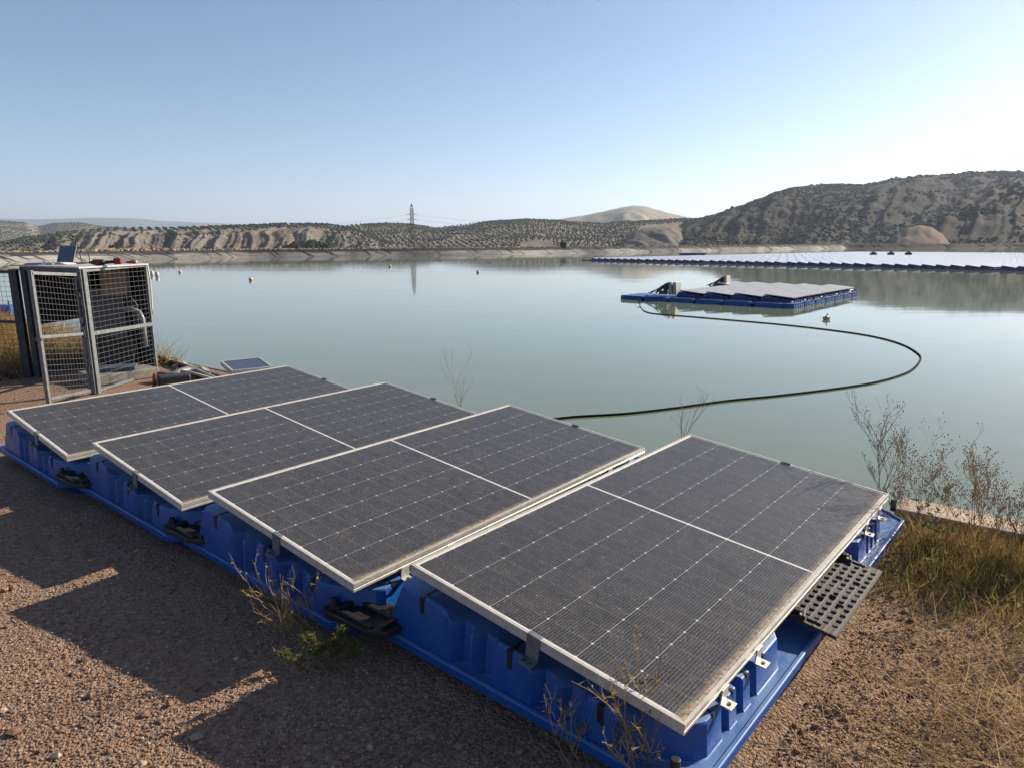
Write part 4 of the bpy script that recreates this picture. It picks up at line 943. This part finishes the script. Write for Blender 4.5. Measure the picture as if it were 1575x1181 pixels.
# sparse dry tufts on the gravel, bottom right, and thin growth in the shade
g1=MB(); g2=MB()
for i in range(330):
    u=rnd.uniform(1100,1640); v=rnd.uniform(900,1230); q=bp(u,v); 
    if inunit(q): continue
    tuft(g1 if rnd.random()<.8 else g2,(q.x,q.y,q.z),rnd.randrange(3,7),rnd.uniform(.04,.13),1.2,.0016,.25)
for (u,v,h,nb) in tuple((rnd.uniform(1430,1620),rnd.uniform(960,1230),rnd.uniform(.12,.30),rnd.randrange(14,34)) for _ in range(46))+tuple((rnd.uniform(1300,1620),rnd.uniform(900,1010),rnd.uniform(.06,.16),rnd.randrange(8,16)) for _ in range(50))+((1540,1075,.26,60),(1500,1100,.2,40),(1560,1110,.25,50),(1470,1150,.15,30),(1575,1050,.25,40),(1395,1165,.16,26),(1600,1130,.25,50),(1250,1130,.08,16)):
    q=bp(u,v); tuft(g1,(q.x,q.y,q.z),nb,h,1.8,.0018,.15)
for i in range(230):
    u=rnd.uniform(330,1000); v=rnd.gauss(930+(u-500)*.42,45); q=bp(u,v)
    if inunit(q): continue
    tuft(g2 if rnd.random()<.6 else g1,(q.x,q.y,q.z),rnd.randrange(3,6),rnd.uniform(.03,.10),1.,.0014,.4)
for i in range(420):
    u=rnd.triangular(1150,1680,1600); v=rnd.triangular(900,1260,1150); q=bp(u,v)
    if inunit(q): continue
    a=rnd.random()*6.28; g1.blade((q.x,q.y,q.z+.004),(math.cos(a),math.sin(a),rnd.uniform(.1,.8)),rnd.uniform(.10,.34),rnd.uniform(.0009,.0018),(rnd.uniform(.05,.22),rnd.random()*6.28),5)
tag(g1.build('dry_grass',m_dry2),'straw tufts scattered over the gravel','grass',kind='stuff'); tag(g2.build('green_weeds',m_grn),'small green sprigs scattered over the gravel','weeds',kind='stuff')
def plant(name,base,h,lean,nst,label,cat='weed',spread=.35,heads='seed',mat=None,seed=1,r0=.0024,leafm=None,nleaf=0,depth=3,group=None):
    rg=random.Random(seed); st=MB(); hd=MB(); base=Vector(base)
    def br(p,d,L,r,lv):
        pts=[p]; dd=Vector(d); m=5
        for k in range(m):
            dd=(dd+Vector((rg.gauss(0,.09),rg.gauss(0,.09),rg.gauss(.02,.06)))).normalized(); pts.append(pts[-1]+dd*L/m)
        st.tube(pts,[r*(1-.5*k/m) for k in range(m+1)],4,False)
        if lv<depth:
            nk=rg.randint(3,5) if lv else rg.randint(4,6)
            for k in range(nk):
                t=rg.uniform(.35,1.); q=pts[0].lerp(pts[-1],0); i=min(m-1,int(t*m)); q=pts[i].lerp(pts[i+1],t*m-i)
                sd_=Vector((rg.gauss(0,1),rg.gauss(0,1),rg.uniform(.2,.8))).normalized(); br(q,(dd*1.1+sd_*.75).normalized(),L*rg.uniform(.28,.55),r*.6,lv+1)
        elif heads=='seed':
            for k in range(1): hd.blob(pts[-1]+Vector((rg.gauss(0,.004),rg.gauss(0,.004),.002)),rg.uniform(.0016,.0034),1,.3,rg,1.4)
        if heads=='leaf':
            for k in range(nleaf):
                q=pts[rg.randrange(m)]; hd.blade(q,(rg.gauss(0,1),rg.gauss(0,1),rg.uniform(-.3,.9)),rg.uniform(.010,.024),rg.uniform(.002,.0045),(.01,rg.random()*6),2)
    for i in range(nst):
        a=rg.random()*6.28; br(base+Vector((rg.gauss(0,.02),rg.gauss(0,.02),-.01)),Vector((math.cos(a)*spread*rg.random()+lean[0],math.sin(a)*spread*rg.random()+lean[1],1)).normalized(),h*rg.uniform(.65,1.),r0,0)
    o=st.build(name,mat or m_twig)
    if hd.v: hd.build('seed_heads' if heads=='seed' else 'leaves',leafm or m_seed,o)
    return tag(o,label,cat,group)
def onl(u,v,D): 
    p=polar(u,v,D); return p
kb=lambda a,b:(lambda q:(q.x,q.y,gz(q.x,q.y)))(LP+LD*a+LN*b)
plant('tall_weed',kb(-.40,-.14),.62,(-.02,0),4,'tallest branching weed with tiny seed heads, right behind the corner of the nearest panel',spread=.25,seed=3,r0=.0027,mat=simple('olive_stem',(.14,.12,.06),.8))
plant('tall_weed',kb(.05,-.12),.42,(.15,.1),4,'pinkish dry weed cluster standing just right of the tallest weed',spread=.5,seed=5)
plant('tall_weed',kb(.42,-.2),.40,(.1,0),4,'dry branching weed in the middle of the kerb weeds',spread=.5,seed=8)
plant('tall_weed',kb(.70,-.3),.44,(.05,0),4,'dry branching weed near the right edge of the photo',spread=.4,seed=12)
plant('tall_weed',kb(.95,-.15),.42,(.0,0),3,'thin dry weed at the very right edge of the kerb weeds',spread=.4,seed=15)
plant('tall_weed',kb(.22,-.3),.30,(.0,0),4,'short bushy dry weed low among the kerb weeds',spread=.7,seed=17,mat=m_dry)
plant('tall_weed',kb(1.3,-.2),.40,(.0,0),3,'dry weed on the kerb just outside the right edge',spread=.5,seed=19)
for i in range(26):
    plant('dry_weed',kb(-.28+.068*i,-.13-.09*(i%4)),.28+.055*(i%5),(.05,0),3,'thin dry weed before the kerb, %s to the right of the tallest weed'%ordw(i+1),spread=.6,seed=60+i,r0=.0014,mat=(m_twig,m_dry2)[i%2])
# weed rising between third and fourth panel from the bank slope, and the faint one between the second and third
m_dstem=simple('grey_stem',(.17,.15,.10),.8)
plant('slope_weed',(1.30,5.25,-.35),.95,(-.02,.02),2,'grey-brown weed rising from the bank between the third and nearest panel',spread=.30,seed=22,mat=m_dstem,r0=.0024,depth=2)
plant('slope_weed',(-.50,6.65,-.45),.85,(-.03,0),2,'faint thin weed rising behind the second panel near its right corner',spread=.15,seed=26,mat=m_dstem,r0=.0016,depth=2)
# weeds at the front of the floats
q=bp(495,1000); plant('dry_shrub',q,.40,(-1.0,-.05),6,'golden dry shrub with bare twigs growing before the third float','shrub',spread=.8,heads='leaf',nleaf=1,leafm=m_yel,seed=31,mat=m_dry2,r0=.0026,depth=2)
q=bp(492,1030); plant('green_shrub',q,.17,(0,0),7,'low dark green shrub at the foot of the golden dry shrub','shrub',spread=1.4,heads='leaf',nleaf=6,leafm=m_grn,seed=33,mat=m_dry,r0=.002,depth=2)
q=bp(1000,1215); plant('dry_shrub',q,.38,(-.12,.0),6,'bare pinkish twigs rising before the nearest float at the bottom edge','shrub',spread=.55,heads='leaf',nleaf=1,leafm=m_yel,seed=36,r0=.0028,depth=2)
q=bp(910,1195); plant('dry_shrub',q,.26,(-.1,.0),4,'short bare twigs left of the bottom edge shrub','shrub',spread=.7,heads='leaf',nleaf=1,leafm=m_grn,seed=38,r0=.0022,depth=2)
q=bp(1290,965); st=MB(); st.tube(catmull([bp(1308,940),bp(1314,925,.08),bp(1312,912,.10),bp(1328,900,.12),bp(1345,895,.12)],4),.006,5); st.tube([bp(1314,925,.08),bp(1300,912,.13),bp(1298,905,.15)],.004,5); tag(st.build('bleached_twig',m_dry2),'bleached forked twig leaning on the black grate','twig')
st=MB(); st.tube(catmull([bp(380,1181),bp(430,1140,.03),bp(470,1080,.05),bp(500,1040,.04)],5),.0022,4); tag(st.build('grass_stalk',m_dry2),'single long straw stalk bending over the shaded gravel','stalk')
# ---------------------------------------------------------------- pebbles
for mi,cnt,lab in ((0,17000,'brown gravel stones over the near ground'),(1,3500,'paler gravel stones over the near ground'),(2,5000,'grey gravel stones over the near ground')):
    pb=MB(); rg=random.Random(50+mi)
    for i in range(cnt):
        u=rg.uniform(-60,1640); v=590+ (1240-590)*rg.random()**.75; q=bp(u,v)
        if inunit(q) or (Vector((q.x,q.y))-LP).dot(LN)>-.1: continue
        r=rg.uniform(.0024,.006)*(rg.uniform(1.8,3.2) if rg.random()<.018 else 1)*(1+.12*(q.y-2)) ; pb.blob((q.x,q.y,gh(q.x,q.y)+r*.35),(r*rg.uniform(.8,1.4),r,r*.7),1,.25,rg)
    tag(pb.build('gravel_stones',m_peb[mi],smooth=False),lab,'gravel',kind='stuff')
# ---------------------------------------------------------------- haze
hz=MB(); hz.box((0,0,210),(17500,17500,300))
ho=hz.build('haze',None); hm=bpy.data.materials.new('haze'); hm.use_nodes=True; t=hm.node_tree; t.nodes.clear(); oo=t.nodes.new('ShaderNodeOutputMaterial'); pv=t.nodes.new('ShaderNodeVolumePrincipled'); pv.inputs['Color'].default_value=(.66,.78,1,1); pv.inputs['Density'].default_value=.00011; pv.inputs['Anisotropy'].default_value=.3; t.links.new(pv.outputs[0],oo.inputs['Volume']); ho.data.materials.append(hm)
tag(ho,'pale blue haze over the distance','haze',kind='stuff')
